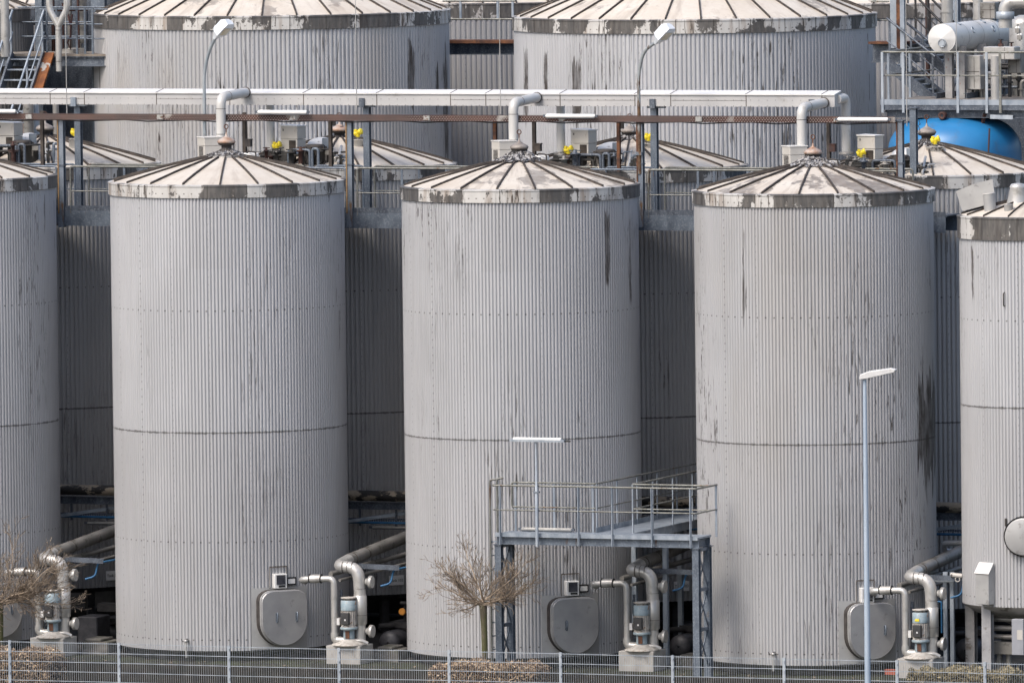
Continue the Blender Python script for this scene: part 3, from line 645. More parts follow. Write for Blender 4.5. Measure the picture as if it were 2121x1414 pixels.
# ================================================================ tank fittings: manhole cover, control box, label, drain
coverm = mottled('cover_steel', (.29,.29,.30), (.35,.35,.355), 2., .42, .45, (.20,.195,.19), (.6,.75), 4.)
platem = mottled('flat_sheet', (.33,.33,.33), (.40,.40,.395), 2., .45, .25, (.22,.215,.21), (.6,.7), 4.)
def frame_at(c, R, px, py):
    """point and axes on the shell of a tank at photo column px"""
    ph = phi_of(*c); cc = Vector((c[0], c[1], 6)); a = PY(px, py, c[1]); s_ = (a-cc).dot(Rh)/R; al = math.asin(max(-1, min(1, s_)))
    phi = ph+al; n = Vector((math.sin(phi), -math.cos(phi), 0)); tx = Vector((math.cos(phi), math.sin(phi), 0))
    q = Vector((c[0], c[1], 0))+n*R; zz = PY(px, py, q.y).z
    return Vector((q.x, q.y, zz)), n, tx
def fittings(t, c, pxc, pyc, pxb, pyb, nhandles=2, R=2.5, box=True):
    p, n, tx = frame_at(c, R, pxc, pyc); up = Vector((0, 0, 1))
    hw = .53; hh = .585
    # flat infill sheet bent round the shell
    s = MB(); al0 = -.66/R; k = 10; vs = []
    for z in (max(-hh-.26, .07-p.z), hh+.06):
        for i in range(k+1):
            a = al0+(1.30/R)*i/k; nn = n*math.cos(a)+tx*math.sin(a); q = Vector((c[0], c[1], p.z+z))+nn*(R+.012); vs.append(q)
    zb = p.z-hh-.26
    s.add(vs, [(i, i+1, k+2+i, k+1+i) for i in range(k)], smooth=True); s.build('flat_sheet', platem, t)
    # cover: square-shouldered top, round bottom
    pts = []
    for i in range(25): a = PI+PI*i/24; pts.append((hw*math.cos(a), -hh+hw*.98+hw*.98*math.sin(a)))
    for i in range(6): a = PI/2*i/5; pts.append((hw-.26+.26*math.cos(a), hh-.22+.22*math.sin(a)))
    for i in range(6): a = PI/2+PI/2*i/5; pts.append((-hw+.26+.26*math.cos(a), hh-.22+.22*math.sin(a)))
    cv = MB(); cv.prism(pts, p-n*.12, tx, up, n*.33); cov = cv.build('manhole_cover', coverm, t, bevel=.015)
    rg = MB(); rg.prism([(x*1.035, y*1.035) for x, y in pts], p-n*.1, tx, up, n*.20); rg.build('cover_rim', blackp, cov)
    rg = MB(); rg.prism([(x*1.022, y*1.022) for x, y in pts], p+n*.11, tx, up, n*.05); rg.build('cover_band', platem, cov)
    for q in ([-.19, .27] if nhandles == 2 else [-.22]):
        h = MB(); o = p+n*.21+tx*q+up*.02
        h.tube([o-up*.1, o-up*.09+n*.05, o+up*.09+n*.05, o+up*.1], .014, 6); h.cbox(o, .05, .008, .19, math.atan2(tx.y, tx.x)); h.build('handle', galv_m, cov)
    if box:
        q, n2, t2 = frame_at(c, R, pxb, pyb)
        rz = math.atan2(t2.y, t2.x)
        b = MB(); b.cbox(q+n2*.05, .29, .16, .31, rz); bx = b.build('control_box', white, t, bevel=.012)
        g_ = MB(); g_.cbox(q+n2*.132+up*.03, .20, .02, .20, rz); g_.build('window', glassd, bx)
        g_ = MB(); g_.cbox(q+n2*.132-up*.105+t2*.02, .15, .02, .04, rz); g_.build('plate', dark, bx)
        fr = MB(); a = -.21; 
        fr.bar(q+t2*a+n2*.02+up*.30, q-t2*a*.9+n2*.02+up*.30, .015, .025); fr.bar(q+t2*a+n2*.02+up*.30, q+t2*a+n2*.02-up*.16, .012, .012); fr.bar(q-t2*a*.9+n2*.02+up*.30, q-t2*a*.9+n2*.02-up*.16, .012, .012)
        fr.build('hood_edge', duct_j, t)
        al = .28/R; n3 = n2*math.cos(al)+t2*math.sin(al); t3 = t2*math.cos(al)-n2*math.sin(al); q3 = Vector((c[0], c[1], q.z-.02))+n3*(R+.03)
        b = MB(); b.cbox(q3, .235, .04, .17, math.atan2(t3.y, t3.x)); lp = b.build('label_plate', dark, t)
        b = MB(); b.cbox(q3+n3*.024, .17, .008, .10, math.atan2(t3.y, t3.x)); b.build('paper', white, lp)
    return p, n, tx
def drain(t, c, px, py):
    q, n, tx = frame_at(c, 2.5, px, py); up = Vector((0,0,1))
    d = MB(); d.tube(path([q-n*.1, q+n*.12, q+n*.12-up*.35], .05), .022, 8); d.sphere(q+n*.13, .04, 10, 6); d.build('drain_valve', lag, t)
    d = MB(); d.tube([q+n*.15, q+n*.15-tx*.07-up*.01, q+n*.15-tx*.095+up*.05], .009, 6); d.tube([q+n*.13+up*.04, q+n*.13+up*.05+tx*.05, q+n*.13+tx*.055-up*.02], .012, 6); d.build('lever', dark, t)
fittings(tA, A_, 580, 1278, 575, 1202); drain(tA, A_, 392, 1326)
fittings(tB, B_, 1184, 1294, 1181, 1217, 1)
fittings(tC, C_, 1800, 1306, 1793, 1231); drain(tC, C_, 1606, 1353)
fittings(tZ, Z_, -11, 1263, -20, 1190, box=False)
# ================================================================ pumps in front of the gaps
bluepaint = mottled('worn_blue_paint', (.20,.27,.31), (.30,.36,.39), 9., .5, .1, (.26,.15,.08), (.6,.68), 8.)
motorm = mottled('motor_black', (.035,.035,.038), (.06,.06,.062), 8., .45, .2)
dirtyw = mottled('worn_white_cast', (.30,.28,.25), (.45,.43,.40), 9., .6, 0., (.20,.12,.07), (.56,.64), 9.)
def pump_unit():
    """origin: top front left corner of the plinth; X right, Y back"""
    t = thing('pump', '', 'pump', (0,0,0), 'pump sets between the front tanks')
    m = MB(); m.box(0, .78, 0, .72, -.85, 0); m.build('plinth', concrete, t, bevel=.012)
    cx, cy = .44, .22
    m = MB(); m.lathe([(.36, .004), (.36, .03), (.24, .06), (.14, .13)], (cx, cy, 0), 20); m.build('base_casting', dirtyw, t)
    m = MB(); m.lathe([(.12, .13), (.12, .33)], (cx, cy, 0), 16); m.lathe([(.175, .33), (.185, .34), (.185, .375), (.175, .385)], (cx, cy, 0), 20, cap0=True); ln = m.build('lantern', bluepaint, t)
    m = MB(); m.box(cx-.03, cx+.06, cy-.135, cy-.118, .15, .31); m.build('rust_patch', rust, ln)
    m = MB(); m.lathe([(.165, .385), (.165, .405), (.15, .41), (.15, .74)], (cx, cy, 0), 24)
    for k in range(20):
        a = 2*PI*k/20; d = Vector((math.sin(a), -math.cos(a), 0)); m.bar(Vector((cx, cy, .43))+d*.155, Vector((cx, cy, .72))+d*.155, .012, .028, d)
    mo = m.build('motor', dirtyw, t)
    m = MB(); m.box(cx-.10, cx+.08, cy-.215, cy-.13, .45, .70); tb = m.build('terminal_box', motorm, mo, bevel=.01)
    m = MB(); m.box(cx-.015, cx+.02, cy-.219, cy-.216, .53, .565); m.build('tag_plate', white, tb)
    m = MB(); m.lathe([(.168, .74), (.168, .935), (.15, .95)], (cx, cy, 0), 24, cap1=True); m.build('fan_cowl', bluepaint, mo)
    m = MB(); m.lathe([(.11, .95), (.11, .985), (.165, .988), (.168, 1.012), (.10, 1.02)], (cx, cy, 0), 24, cap1=True); m.build('rain_cap', dirtyw, mo)
    # left suction line into the tank
    m = MB(); lx = .12; ly = .20
    pts = path([(lx, ly, .14), (lx, ly, 1.40), (lx-.75, ly-.02, 1.37), (lx-.80, ly+.32, 1.30)], .13, 6)
    m.tube(pts, .068, 14)
    m.tube([(lx-.30, ly, 1.395), (lx-.53, ly, 1.385)], .092, 16)
    for z in (.45, .98): m.tube([(lx, ly, z), (lx, ly, z+.012)], .072, 14)
    m.tube(path([(lx, ly, .25), (lx, ly, .10), (cx, cy, .08)], .12, 5), .085, 14); m.build('suction_pipe', lag, t)
    m = MB()
    for q in (.28, .54): m.tube([(lx-q, ly, 1.395), (lx-q-.018, ly, 1.395)], .100, 16)
    m.build('pipe_clamps', dark, t)
    # discharge riser
    rx, ry = .62, .42; m = MB()
    m.tube([(rx+.0, ry, .02), (rx, ry, .46)], .112, 18); m.tube([(rx, ry, .42), (rx, ry, .44), (rx, ry, 1.03), (rx, ry, 1.05)], [.112, .142, .142, .118], 20)
    top = path([(rx, ry, 1.03), (rx-.03, ry, 1.62), (rx-.52, ry+.02, 1.64), (rx-.55, ry+.75, 1.72)], .24, 7); m.tube(top, .128, 18)
    m.build('discharge_pipe', lag, t)
    m = MB(); m.tube([(rx-.55, ry+.70, 1.716), (rx-.50, ry+4.6, 2.02)], .130, 18); m.build('header_pipe', lag_d, t)
    m = MB()
    for (x, z) in ((rx, 1.18), (rx, .62)): m.tube([(x, ry, z), (x, ry, z+.008)], .145 if z < 1 else .131, 20)
    for q in (-.14, -.25, -.36): m.tube([(rx+q, ry, 1.63), (rx+q-.007, ry, 1.63)], .1305, 20)
    for y in (1.3, 2.0, 2.8): m.tube([(rx-.54, y, 1.72+(y-1.17)*.078), (rx-.54, y+.02, 1.722+(y-1.17)*.078)], .134, 20)
    m.build('sheet_joints', duct_j, t)
    for z, r in ((1.32, .135), (.28, .135)):
        m = MB(); m.lathe([(r*.55, .10), (r*.6, .16), (r, .18), (r, .24), (r*.96, .25)], (rx+.02, ry+.05, z), 20, axis='X', cap1=True); m.build('end_cap', lag, t)
    m = MB(); m.tube(path([(cx+.1, cy, .09), (rx+.1, cy+.05, .09), (rx+.2, cy+.1, .03)], .1), .045, 10); m.build('drip_pipe', lag, t)
    m = MB(); m.box(cx-.235, cx-.175, cy-.10, cy+.02, .43, .57); m.build('junction_box', white, t)
    m = MB(); m.tube(path([(cx-.2, cy, .43), (cx-.22, cy, .15), (cx-.16, cy+.1, .06)], .05), .014, 6); m.build('cable', black, t)
    m = MB(); m.box(.19, .235, .36, .41, 0, 1.15); m.box(.19, .235, .33, .36, .75, 1.05); m.build('cable_stand', galv_d, t)
    # service lines under the header
    m = MB(); m.tube([(-.3, ry+.6, 1.42), (.55, ry+4.4, 1.72)], .055, 10); m.tube([(-.05, ry+.5, 1.30), (.9, ry+4.4, 1.60)], .035, 8); m.build('return_pipe', lag_d, t)
    m = MB(); m.channel((rx-.42, ry+.9, 1.58), (rx+.55, ry+.9, 1.555), .10, .10, .01); m.bar((rx-.4, ry+.9, 1.6), (rx-.4, ry+.9, .0), .05, .05); m.build('bracket', galv_d, t)
    m = MB(); m.tube(path([(rx+1.0, ry+3.2, 1.62), (rx+.35, ry+1.0, 1.50), (rx+.32, ry+.95, 1.22), (rx+.1, ry+.9, 1.16)], .10), .022, 8); m.build('hose', bluep, t)
    return t
pu = pump_unit()
YP = -2.25
plocs = [((62,1320), 'pump with lagged silver pipes behind the left bare tree'), ((675,1336), 'pump with worn blue cowl and silver pipes left of the platform tank'),
         ((1281,1347), 'pump with worn blue cowl and silver pipes under the steel access platform'), ((1858,1363), 'pump with a yellow mark on its cowl beside the tank on steel legs')]
for i, ((px, py), lab) in enumerate(plocs):
    p = PY(px, py, YP); L = (p.x, YP, p.z)
    if i == 0: pu.location = L; pu['label'] = lab
    else: d4 = dup(pu, L, lab)
m = MB(); qx, qy, qz = d4.location; m.cbox((qx+.43, qy+.22-.170, qz+.80), .09, .012, .05); m.build('yellow_mark', yellow, d4)
# ================================================================ under and behind: services between the rows
def run(y_at, Y, x0, x1): return PY(x0, y_at(x0), Y), PY(x1, y_at(x1), Y)
a, b = PY(60, 1014, 3.1), PY(2000, 1049, 3.1)
m = MB(); zz = (a.z+b.z)/2; m.tube([Vector((a.x, 3.1, zz+.02)), Vector((b.x, 3.1, zz-.02))], .115, 16); sp_ = m.build('service_pipe', stain_lag); tag(sp_, 'long patchy brown lagged pipe seen in the gaps between front tanks', 'pipe')
m = MB(); m.hbeam((a.x, 3.15, zz-.21), (b.x, 3.15, zz-.21), .14, .16); tag(m.build('support_beam', galv_d), 'dark steel beam carrying the patchy lagged pipe behind the front tanks', 'beam')
bt = []
for px, py in ((183, 1073), (781, 1083), (1385, 1095), (1960, 1110)):
    p = PY(px, py, 3.2); bt.append(p)
m = MB(); m.tube([Vector((bt[0].x-1.5, 3.2, bt[1].z+.02)), Vector((bt[3].x+1, 3.2, bt[1].z+.0))], .028, 8); tag(m.build('blue_pipe', bluep), 'thin dark blue pipe running between the tank rows', 'pipe')
ct = None
for i, (p, px) in enumerate(zip(bt, (183, 781, 1385, 1960))):
    x = p.x; z = bt[1].z
    t = thing('cable_ladder', ['perforated cable ladder in the gap at far left', 'perforated cable ladder in the gap above the tank number sign', 'perforated cable ladder behind the access walkway', 'perforated cable ladder in the gap beside the tank on legs'][i], 'cable ladder', (x, 3.3, z), 'cable ladders between the tank rows')
    m = MB(); q0 = Vector((x-.75, 3.0, z+.02)); q1 = Vector((x+.75, 3.4, z+.24))
    m.bar(q0, q1, .02, .07); m.bar(q0+Vector((0,.3,0)), q1+Vector((0,.3,0)), .02, .07)
    for k in range(13): q = q0.lerp(q1, k/12); m.bar(q, q+Vector((0,.3,0)), .03, .015)
    m.build('side_rails', galv, t)
    m = MB(); m.box(x-.8, x+.8, 3.25, 3.6, z+.06, z+.075)
    for k in range(30): m.box(x-.8+k*.055, x-.8+k*.055+.02, 3.24, 3.25, z+.04, z+.10)
    m.build('tray', galv_d, t)
    for q in (-.4, .45): m = MB(); m.bar((x+q, 3.2, z+.3), (x+q, 3.2, z-.06), .04, .04); m.build('hanger', galv_d, t)
def tube_light(p0, p1, label, n=1, mat=tubew, r=.045, grp='tube lights', name='tube_light', base=True):
    p0 = Vector(p0); p1 = Vector(p1); d = (p1-p0).normalized(); L = (p1-p0).length; mid = (p0+p1)/2
    t = thing(name, label, 'light fitting', mid, grp)
    m = MB(); m.tube([p0-Vector((0,0,.0)), p0+d*.03, p1-d*.03, p1], [r*.6, r, r, r*.6], 10); m.build('diffuser', mat, t)
    if base:
        m = MB(); m.bar(p0+d*.02+Vector((0,.02,-r*1.0)), p1-d*.02+Vector((0,.02,-r*1.0)), .05, .025); 
        m.bar(p0-d*.05, p0+d*.02, .05, .05); m.bar(p1-d*.02, p1+d*.05, .05, .05); m.build('housing', galv_d, t)
    return t
greyt = mottled('dull_tube', (.33,.32,.30), (.42,.41,.38), 8., .4)
for (x0, x1, y, lab) in ((180, 245, 1082, 'dull tube light in the gap at far left'), (770, 845, 1091, 'dull tube light in the gap above the tank number sign')):
    tube_light(PY(x0, y, 3.25), PY(x1, y+1, 3.25), lab, mat=greyt, r=.03, grp='tube lights between the tank rows')
# signs on the second row
def text_mesh(name, body, size, mat, parent, loc, rz, depth=.002):
    cu = bpy.data.curves.new(name, 'FONT'); cu.body = body; cu.size = size; cu.align_x = 'CENTER'; cu.align_y = 'CENTER'; cu.extrude = depth
    o = bpy.data.objects.new(name, cu); C.objects.link(o)
    dg = bpy.context.evaluated_depsgraph_get(); me = bpy.data.meshes.new_from_object(o.evaluated_get(dg)); bpy.data.objects.remove(o)
    me.materials.clear(); me.materials.append(mat); o = bpy.data.objects.new(name, me); C.objects.link(o)
    rot = Matrix.Rotation(rz, 4, 'Z') @ Matrix.Rotation(PI/2, 4, 'X'); me.transform(Matrix.Translation(Vector(loc)-(wl(parent) if parent else Vector())) @ rot)
    o.parent = parent; return o
for (k, px, py, txt, lab) in ((0, 229, 1191, 'Tank 101', 'white tank number sign half hidden at the left edge of the pale banded tank'), (1, 818, 1201, 'Tank 102', 'white sign reading Tank 102 in the gap beside the platform tank'), (2, 1410, 1213, 'Tank 103', 'white tank number sign partly hidden behind a platform leg')):
    tt, c = row2[k]; q, n, tx = frame_at(c, 2.52, px, py); rz = math.atan2(tx.y, tx.x)
    s = thing('tank_sign', lab, 'sign', q+n*.03, 'tank number signs')
    m = MB(); m.cbox(q+n*.035, .36, .02, .21, rz); m.build('plate', signw, s, bevel=.006)
    text_mesh('lettering', txt, .085, black, s, q+n*.049, rz)
# added dark wall and floor under the second row
m = MB(); m.box(-36, 40, 9.15, 9.35, ZW-.2, 3.2); tag(m.build('added_dark_wall', dark), 'added dark wall darkening the space below the second row of tanks', 'wall')  # made-up wall, added so the gaps between the tanks stay dark
m = MB(); m.box(-36, 40, -1.2, 9.1, ZW-.2, ZW-.07); fl = m.build('dark_gap_floor', mottled('shade_toned_floor', (.018,.017,.016), (.04,.038,.035), 3., .8)); struct(fl)  # floor coloured near black to stand for the shade in the gaps
for k, (tt, c) in enumerate(row2):
    m = MB()
    for j in range(8):
        a = phi_of(*c)+2*PI*(j+.5)/8; m.cbox((c[0]+math.sin(a)*2.2, c[1]-math.cos(a)*2.2, .2), .16, .16, 1.1, -a)
        ob = None
    m.lathe([(2.40, .72), (2.40, .60), (.1, .56)], (c[0], c[1], 0), 48)
    m.build('support_frame', dark, tt)
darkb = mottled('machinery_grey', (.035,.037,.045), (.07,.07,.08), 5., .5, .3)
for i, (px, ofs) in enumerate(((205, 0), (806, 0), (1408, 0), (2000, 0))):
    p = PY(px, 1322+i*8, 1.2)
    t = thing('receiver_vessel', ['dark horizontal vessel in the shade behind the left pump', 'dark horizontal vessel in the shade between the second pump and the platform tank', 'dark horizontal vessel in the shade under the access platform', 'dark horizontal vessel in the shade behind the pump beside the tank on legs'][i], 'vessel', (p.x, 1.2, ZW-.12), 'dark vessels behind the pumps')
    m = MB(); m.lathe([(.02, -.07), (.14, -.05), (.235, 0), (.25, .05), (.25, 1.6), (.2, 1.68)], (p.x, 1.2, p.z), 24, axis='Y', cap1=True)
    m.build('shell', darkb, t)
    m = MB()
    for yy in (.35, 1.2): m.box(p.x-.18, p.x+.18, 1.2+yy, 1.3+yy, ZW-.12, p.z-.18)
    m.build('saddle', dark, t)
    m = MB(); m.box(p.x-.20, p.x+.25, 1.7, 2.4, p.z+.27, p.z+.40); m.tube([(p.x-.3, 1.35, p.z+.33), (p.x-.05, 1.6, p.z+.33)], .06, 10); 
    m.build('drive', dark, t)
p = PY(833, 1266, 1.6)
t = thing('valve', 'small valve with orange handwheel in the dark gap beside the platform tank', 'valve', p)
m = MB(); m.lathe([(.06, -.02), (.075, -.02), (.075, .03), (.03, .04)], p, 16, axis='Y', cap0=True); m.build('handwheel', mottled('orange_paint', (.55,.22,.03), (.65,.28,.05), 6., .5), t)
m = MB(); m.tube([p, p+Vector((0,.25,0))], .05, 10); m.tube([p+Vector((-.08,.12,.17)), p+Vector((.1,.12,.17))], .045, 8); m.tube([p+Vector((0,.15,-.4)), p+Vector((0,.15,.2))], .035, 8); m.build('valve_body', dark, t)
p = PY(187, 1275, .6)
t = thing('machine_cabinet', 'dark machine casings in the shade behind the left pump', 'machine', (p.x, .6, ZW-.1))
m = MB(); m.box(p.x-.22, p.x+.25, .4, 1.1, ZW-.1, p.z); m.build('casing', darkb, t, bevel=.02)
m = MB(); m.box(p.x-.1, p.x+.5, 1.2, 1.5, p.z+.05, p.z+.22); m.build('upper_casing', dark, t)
# a concrete block beside pump 2
for (px, py, w_, lab) in ((775, 1345, .55, 'low concrete block right of the second pump'), (170, 1328, .6, 'low concrete block right of the pump behind the left tree'), (1400, 1362, .5, 'low concrete block behind a platform leg')):
    p = PY(px, py, -1.3); m = MB(); m.box(p.x, p.x+w_, -1.3, -.5, ZW-.2, p.z); m.box(p.x+.05, p.x+w_*.7, -1.25, -.6, p.z, p.z+.06)
    tag(m.build('concrete_block', concrete_d, None, bevel=.015), lab, 'concrete block')
# ================================================================ access platform
YD0, YD1 = -3.75, -2.95
dz = PY(1040, 1107, YD0).z; xl = PY(1026, 1107, YD0).x; xr = PY(1445, 1116, YD0).x
pf = thing('access_platform', 'steel access platform with railings and a walkway leading back between two tanks', 'platform', ((xl+xr)/2, YD0, ZW))
m = MB(); m.box(xl, xr, YD0, YD1, dz-.02, dz+.02); m.box(xl, xr, YD0-.006, YD0+.012, dz-.04, dz+.05)
dk_ = m.build('deck', galv, pf)
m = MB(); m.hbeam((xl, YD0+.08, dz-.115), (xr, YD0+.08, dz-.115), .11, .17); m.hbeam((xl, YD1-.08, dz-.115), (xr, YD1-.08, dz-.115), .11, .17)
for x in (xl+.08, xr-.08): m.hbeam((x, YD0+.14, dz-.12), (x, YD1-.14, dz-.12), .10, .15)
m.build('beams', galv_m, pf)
xw0 = PY(1235, 1100, YD1).x; xw1 = xw0+.80; YWE = 3.0; 
def walkz(y): return dz+.0
m = MB(); m.box(xw0, xw1, YD1, YWE, dz-.03, dz+.015); m.channel((xw0+.03, YD1, dz-.09), (xw0+.03, YWE, dz-.09), .06, .14, .01); m.channel((xw1-.03, YD1, dz-.09), (xw1-.03, YWE, dz-.09), .06, .14, .01)
m.box(xw0-.01, xw0, YD1, YWE, dz, dz+.12)
m.build('walkway', galv, pf)
for nm, px0 in (('left', 1034), ('right', 1443)):
    x = PY(px0, 1200, YD0+.08).x
    for yy in (YD0+.08, YD1-.08):
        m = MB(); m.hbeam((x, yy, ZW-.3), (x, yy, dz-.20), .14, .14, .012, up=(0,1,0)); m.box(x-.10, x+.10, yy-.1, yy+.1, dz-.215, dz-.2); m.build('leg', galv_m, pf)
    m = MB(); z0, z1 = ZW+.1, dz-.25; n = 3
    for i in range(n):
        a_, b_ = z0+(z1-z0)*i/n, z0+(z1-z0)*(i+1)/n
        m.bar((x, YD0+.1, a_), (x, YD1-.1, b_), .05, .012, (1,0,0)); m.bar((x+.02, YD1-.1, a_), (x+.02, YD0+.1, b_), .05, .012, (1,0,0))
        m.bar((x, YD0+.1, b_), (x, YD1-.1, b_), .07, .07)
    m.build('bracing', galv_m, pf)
RH = 1.03
def rail(pts, mb, r=.021, closed=False): mb.tube(path(pts, .05, 3), r, 8)
rl = MB(); yF = YD0-.03
rail([(xl-.05, yF+.25, dz+RH), (xl-.05, yF, dz+RH), (xr, yF, dz+RH), (xr, YD1+.35, dz+RH)], rl)
rail([(xl-.03, yF+.2, dz+.52), (xl-.03, yF, dz+.52), (xr, yF, dz+.52), (xr, YD1+.35, dz+.52)], rl, .016)
rl.build('front_handrail', galv_y, pf)
rl = MB(); yB = YD1+.03
rail([(xl+.18, yB, dz+.52), (xl+.05, yB, dz+.52), (xl+.05, yB, dz+RH), (xw0, yB, dz+RH), (xw0, YWE, dz+RH)], rl); rail([(xl+.05, yB, dz+.52), (xw0, yB, dz+.52), (xw0, YWE, dz+.52)], rl, .016)
rail([(xr, yB, dz+RH), (xw1, yB, dz+RH), (xw1, YWE, dz+RH)], rl); rail([(xr, yB, dz+.52), (xw1, yB, dz+.52), (xw1, YWE, dz+.52)], rl, .016)
rl.build('rear_handrail', galv_y, pf)
for px in (1036, 1198, 1268, 1350, 1430):
    x = PY(px, 1060, yF).x; m = MB(); m.bar((x, yF, dz-.20), (x, yF, dz+RH), .045, .014, (0,1,0)); m.bar((x, yF-.02, dz-.20), (x, yF-.02, dz+RH), .012, .035, (0,1,0)); m.build('railing_post', galv, pf)
for px in (1068, 1148, 1228):
    x = PY(px, 1060, yB).x; m = MB(); m.bar((x, yB, dz-.05), (x, yB, dz+RH), .045, .02, (0,1,0)); m.build('railing_post', galv, pf)
for i in range(6):
    y = YD1+.05+(YWE-YD1-.1)*i/5
    for x in (xw0, xw1): m = MB(); m.bar((x, y, dz-.1), (x, y, dz+RH), .045, .02, (1,0,0)); m.build('railing_post', galv, pf)
m = MB(); m.bar((xr, YD1+.3, dz-.05), (xr, YD1+.3, dz+RH), .045, .02); m.build('railing_post', galv, pf)
# walkway supports down
for y in (-.9, 1.8):
    for x in (xw0+.05, xw1-.05):
        m = MB(); m.hbeam((x, y, ZW-.1), (x, y, dz-.15), .1, .1, .01, up=(0,1,0)); m.build('walkway_leg', galv, pf)
# ladder
xL = xl-.13
ld = thing('ladder', 'galvanised ladder fixed at the left end of the access platform', 'ladder', (xL, YD0, ZW))
for yy in (YD0+.05, YD0+.45):
    m = MB(); zt_ = dz+RH+.10; m.tube(path([(xL, yy, ZW-.2), (xL, yy, zt_), (xL+.13, yy+.02, zt_+.02)], .05), .022, 8); m.build('stile', galv_y, ld)
for i in range(22):
    z = ZW+.15+i*.28
    if z < dz: m = MB(); m.tube([(xL, YD0+.05, z), (xL, YD0+.45, z)], .013, 6); m.build('rung', galv, ld)
m = MB()
for z in (ZW+1.0, ZW+2.1, dz-.15): m.bar((xL, YD0+.1, z), (xl+.05, YD0+.1, z), .03, .03)
m.build('brackets', galv, ld)
# lamp standing on the railing
px_ = PY(1111, 1000, yF-.06).x; yP_ = yF-.06
zt_ = PY(1109, 912, yP_).z
lp = thing('pole_light', 'tube light on a thin pole clamped to the platform railing', 'light fitting', (px_, yP_, dz-.2), 'tube lights')
m = MB(); m.tube([(px_, yP_, dz-.22), (px_, yP_, dz+RH), (px_, yP_, dz+RH+.02), (px_, yP_, zt_)], [.036, .034, .024, .022], 10); m.build('pole', galv_l, lp)
m = MB(); m.cbox((px_, yP_, dz+RH-.12), .13, .08, .035); m.build('clamp', galv_r, lp)
a = PY(1057, 908, yP_).x; b = PY(1170, 910, yP_).x
m = MB(); m.bar((a, yP_, zt_+.0), (b, yP_, zt_), .12, .05); m.build('housing', galv_l, lp)
m = MB(); m.prism([(-.06, 0), (.06, 0), (.045, .035), (-.045, .035)], (a+.08, yP_, zt_+.026), (0,1,0), (0,0,1), (b-a-.16, 0, 0)); m.build('diffuser', tubew, lp)
m = MB(); m.cbox((b+.06, yP_, zt_-.005), .12, .04, .03); m.build('cable_gland', black, lp)
xa = PY(1080, 1098, YD1-.1).x; xb = PY(1186, 1100, YD1-.1).x
tube_light((xa, YD1-.12, dz+.075), (xb, YD1-.12, dz+.075), 'tube light lying on the deck of the access platform', mat=greyt, r=.035, base=True)
# ================================================================ pipe bridge between the rows
YG = 2.78; YGB = 3.95; YDK0 = 2.70; YDK1 = 3.62
# deck beams, seen through the gaps, with handrails
zdk = PY(775, 437, YDK0).z
brg = thing('service_walkway', 'blue grey steel walkway with handrails between the two tank rows', 'walkway', (0, YDK0, zdk))
XL, XR = PY(-120, 440, YDK0).x, PY(1960, 440, YDK0).x
def dz_(x): return zdk-.012*x*.0
m = MB(); m.channel((XL, YDK0, zdk-.20), (XR, YDK0, zdk-.20), .10, .34, .014); m.channel((XL, YDK1, zdk-.20), (XR, YDK1, zdk-.20), .10, .34, .014, side=-1); m.build('edge_beam', galv_m, brg)
m = MB(); m.box(XL, XR, YDK0+.05, YDK1-.05, zdk-.03, zdk+.0); m.box(XL, XR, YDK0-.052, YDK0-.04, zdk-.04, zdk+.07); m.build('deck', galv_d, brg)
zr = PY(900, 349, YDK0).z-zdk
gaps = [(-90, 118), (147, 595), (620, 717), (741, 1205), (1222, 1322), (1344, 1860)]
for i, (a, b) in enumerate(gaps):
    for (y, inset) in ((YDK0-.03, 0), (YDK1+.02, 0)):
        xa = PY(a, 349, YDK0).x; xb = PY(b, 349, YDK0).x
        m = MB(); 
        for (h, r) in ((zr, .024), (zr*.42, .014)):
            if h == zr: m.tube(path([(xa, y, zdk-.1), (xa, y, zdk+h), (xb, y, zdk+h), (xb, y, zdk-.1)], .07, 4), r, 8)
            else: m.tube([(xa, y, zdk+h), (xb, y, zdk+h)], r, 8)
        m.build('handrail', galv_y if i % 2 else galv_m, brg)
        n = max(1, round((xb-xa)/1.15)); m = MB()
        for k in range(1, n): x = xa+(xb-xa)*k/n; m.bar((x, y, zdk-.15), (x, y, zdk+zr), .05, .02)
        if n > 1: m.build('railing_posts', galv_m, brg)
# gantry columns
zt1 = PY(728, 246, YG).z; zt2 = PY(762, 221, YGB).z
cols = [(131, 163, 'left'), (728, 761, 'mid'), (1330, 1356, 'right'), (1868, 1893, 'far')]
for i, (pa, pb, nm) in enumerate(cols):
    x = PY(pa, 300, YG).x; xb = PY(pb, 300, YGB).x
    zb = PY(pa, 470, YG).z
    for (xx, yy, zt_, lab) in ((x, YG-.1, zt1, ['rust streaked front column of the pipe bridge at far left', 'rust streaked front column of the pipe bridge between first and second full tanks', 'very rusty front column of the pipe bridge behind the tall rusty lamp', 'front column of the pipe bridge in front of the blue vessel'][i]),
                             (xb, YGB, zt2, ['plain blue grey rear column of the pipe bridge at far left', 'plain blue grey rear column of the pipe bridge beside the brown mushroom vent', 'plain blue grey rear column of the pipe bridge right of the tall rusty lamp', 'rear column of the pipe bridge in front of the blue vessel'][i])):
        t = thing('steel_column', lab, 'column', (xx, yy, zb), 'columns of the pipe bridge')
        m = MB(); m.hbeam((xx, yy, zb), (xx, yy, zt_), .14, .13, .014, up=(0,1,0)); m.build('shaft', [galv_r, galv_m][yy > 3], t)
        m = MB(); m.box(xx-.1, xx+.1, yy-.1, yy+.1, zt_, zt_+.02); 
        m.build('cap_plate', galv_d, t)
        if yy < 3:
            m = MB(); m.box(xx-.065, xx-.035, yy-.082, yy-.0755, zb+.3, zt_-.02); m.build('rust_run', mottled('ochre_run', (.17,.10,.045), (.26,.17,.08), 5., .8) if i < 2 else rust, t)
            m = MB(); m.cbox((xx, yy, zb+1.35), .155, .16, .035); m.build('clamp', galv_d, t)
